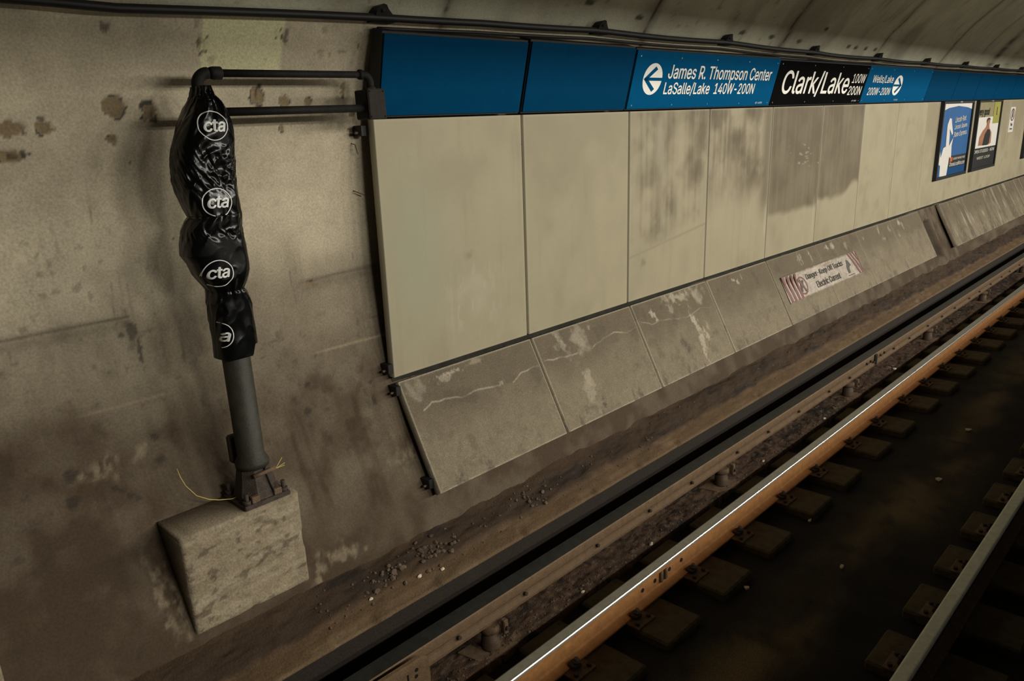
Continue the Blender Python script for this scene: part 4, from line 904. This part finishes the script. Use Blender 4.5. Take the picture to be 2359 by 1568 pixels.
def insulator(x, label):
    y = 2.795; zb = -2.855; zt = ZT - .128; t = thing('rail_insulator', (x, y, zb), label, 'insulator', 'insulators carrying the power rail')
    MB().tube([(x, y, zb + .01), (x, y, zb + .02), (x, y, zt - .035), (x, y, zt - .034)], [.060, .057, .048, .044], 20).build('stem', M['insul'], t)
    MB().tube([(x, y, zt - .045), (x, y, zt - .040), (x, y, zt - .012), (x, y, zt)], [.052, .061, .060, .052], 20).build('cap', M['rust'], t)
    MB().box(x + .035, x + .07, y - .085, y - .05, zt - .06, zt + .03, .005).build('rail_clamp', M['rust'], t)
    MB().cyl((x + .052, y - .085, zt - .02), (x + .052, y - .10, zt - .02), .012, 8).build('clamp_bolt', M['cast'], t)
    v = [(x - .17, y + .10), (x + .15, y + .10), (x + .12, y - .105), (x + .0, y - .125), (x - .14, y - .04)]
    mb = MB(); nn = len(v); mb.add([(a, b, zb - .03) for a, b in v] + [(a, b, zb + .012) for a, b in v], [tuple(range(nn))[::-1], tuple(range(nn, 2 * nn))] + [(i, (i + 1) % nn, nn + (i + 1) % nn, nn + i) for i in range(nn)])
    mb.build('foot', M['rust'], t); return t
i0 = None
for k in range(7):
    x = 2.52 + 2.63 * k; lab = 'rusty post insulator under the power rail, ' + ORD[k] + ' from picture bottom'
    if i0 is None: i0 = insulator(x, lab)
    else: dup(i0, (2.63 * k, 0, 0), lab)
t = thing('splice_plate', (1.6, 2.72, -2.80), 'upright rusty steel plate with slot and holes at the bottom edge', 'plate')
y = 2.715; pr = [(1.15, -2.83), (2.0, -2.83), (2.015, -2.70), (2.012, -2.585), (1.995, -2.560), (1.96, -2.548), (1.15, -2.535)]
n = len(pr); MB().add([(a, y, b) for a, b in pr] + [(a, y + .022, b) for a, b in pr], [tuple(range(n)), tuple(range(2 * n - 1, n - 1, -1))] + [((i + 1) % n, i, n + i, n + (i + 1) % n) for i in range(n)]).build('plate', M['thirdside'], t, fix=True)
MB().box(1.868, 1.880, y - .002, y + .01, -2.70, -2.60, .002).build('slot', M['black'], t)
for a, b in ((1.925, -2.64), (1.93, -2.605), (1.79, -2.64)): MB().cyl((a, y + .004, b), (a, y - .002, b), .011, 10).build('bolt_hole', M['black'], t)

# ------------------------------------------------------------------ loose rubble and litter
def pebbles(name, spots, material, seed):
    rr = random.Random(seed); bm = bmesh.new()
    for x, y, z, s in spots:
        r = bmesh.ops.create_icosphere(bm, subdivisions=1, radius=s)
        k = (rr.uniform(.6, 1.4), rr.uniform(.6, 1.3), rr.uniform(.4, .9)); q = Matrix.Rotation(rr.uniform(0, 6), 3, 'Z')
        for v in r['verts']: v.co = q @ Vector((v.co.x * k[0] * rr.uniform(.75, 1.2), v.co.y * k[1] * rr.uniform(.75, 1.2), v.co.z * k[2])) + Vector((x, y, z))
    me = bpy.data.meshes.new(name); bm.to_mesh(me); bm.free(); return link(me, name, material)
rr = random.Random(5); sp = []
def kz(x, y):
    T = np.interp(y, [3.02, 3.125, 3.16, 3.32], [.20, .42, .52, .9]); return float(kp(np.array([x]), np.array([T]))[1][0])
for k in range(260):
    x = 1.7 + 12 * rr.random() ** 1.6; y = rr.uniform(3.10, 3.30); sp.append((x, y, kz(x, y) + .002, rr.uniform(.003, .011)))
for k in range(90):
    c = rr.choice([2.42, 2.6, 3.35, 2.1]); x = rr.gauss(c, .07); y = rr.gauss(3.2, .04); y = min(max(y, 3.08), 3.3); sp.append((x, y, kz(x, y) + .004, rr.uniform(.006, .022)))
o = pebbles('rubble', sp, M['stone'], 1); put(o, 'dark gravel and crumbled dirt lying on the kerb ledge', 'rubble', kind='stuff')
sp = []
for k in range(600):
    x = 1.6 + 12 * rr.random() ** 1.4; y = rr.uniform(2.70, 2.80); T = np.interp(y, [2.69, 3.03], [.14, .9]); z = float(ft(np.array([x]), np.array([T]))[1][0]); sp.append((x, y, z, rr.uniform(.003, .011)))
o = pebbles('gravel', sp, M['stone'], 2); put(o, 'loose gravel in the dusty strip beside the power rail', 'gravel', kind='stuff')
LIT = [(3.27, 2.72, .014, 'pale torn paper scrap on the dirt strip nearest the bottom'), (4.02, 2.71, .018, 'orange-tinted paper scrap on the dirt strip beside the power rail'), (5.75, 2.73, .016, 'pale paper scrap right of the second insulator'), (7.0, 2.72, .022, 'whitish paper scrap on the dirt strip before the third insulator'), (8.95, 2.71, .03, 'bright crumpled scrap by the power rail joint'), (2.45, 3.09, .014, 'pale stone chip on the kerb edge below the first base panel'), (2.30, 3.12, .016, 'yellowish stone chip on the kerb near the dark rubble heap'), (1.98, 3.14, .012, 'small pale chip on the kerb right of the plinth')]
FLIT = [(4.62, 1.62, .022, 'small yellowish scrap on the dark trackbed between the rails'), (3.95, 1.95, .02, 'thin pale scrap by the tie below the rail joint'), (6.35, 1.52, .03, 'pale scrap in the middle of the trackbed, right of centre'), (7.6, 1.62, .035, 'pair-like pale crumpled scrap far along the trackbed'), (5.0, 2.0, .018, 'tiny white scrap beside a tie of the orange rail')]
for x, y, s, lab in FLIT + LIT:
    if y > 3: z = kz(x, y)
    elif y < 2.1: z = -2.888 if y < 1.9 else -2.842
    else: T = np.interp(y, [2.69, 3.03], [.14, .9]); z = float(ft(np.array([x]), np.array([T]))[1][0])
    q = random.Random(int(x * 100)); pts = [(x + s * math.cos(a) * q.uniform(.6, 1.3), y + s * .7 * math.sin(a) * q.uniform(.6, 1.2)) for a in np.linspace(0, 6.283, 8)[:-1]]
    n = len(pts); mb = MB().add([(a, b, z + .001) for a, b in pts] + [(a, b, z + .006 + q.uniform(0, .008)) for a, b in pts] + [(x, y, z + .016)], [tuple(range(n))[::-1]] + [(i, (i + 1) % n, n + (i + 1) % n, n + i) for i in range(n)] + [(n + i, n + (i + 1) % n, 2 * n) for i in range(n)])
    o = mb.build('litter_scrap' if y < 3 else 'stone_chip', M['paper']); put(o, lab, 'litter' if y < 3 else 'stone')

for o in list(bpy.data.objects):
    if '_o' in o: del o['_o']
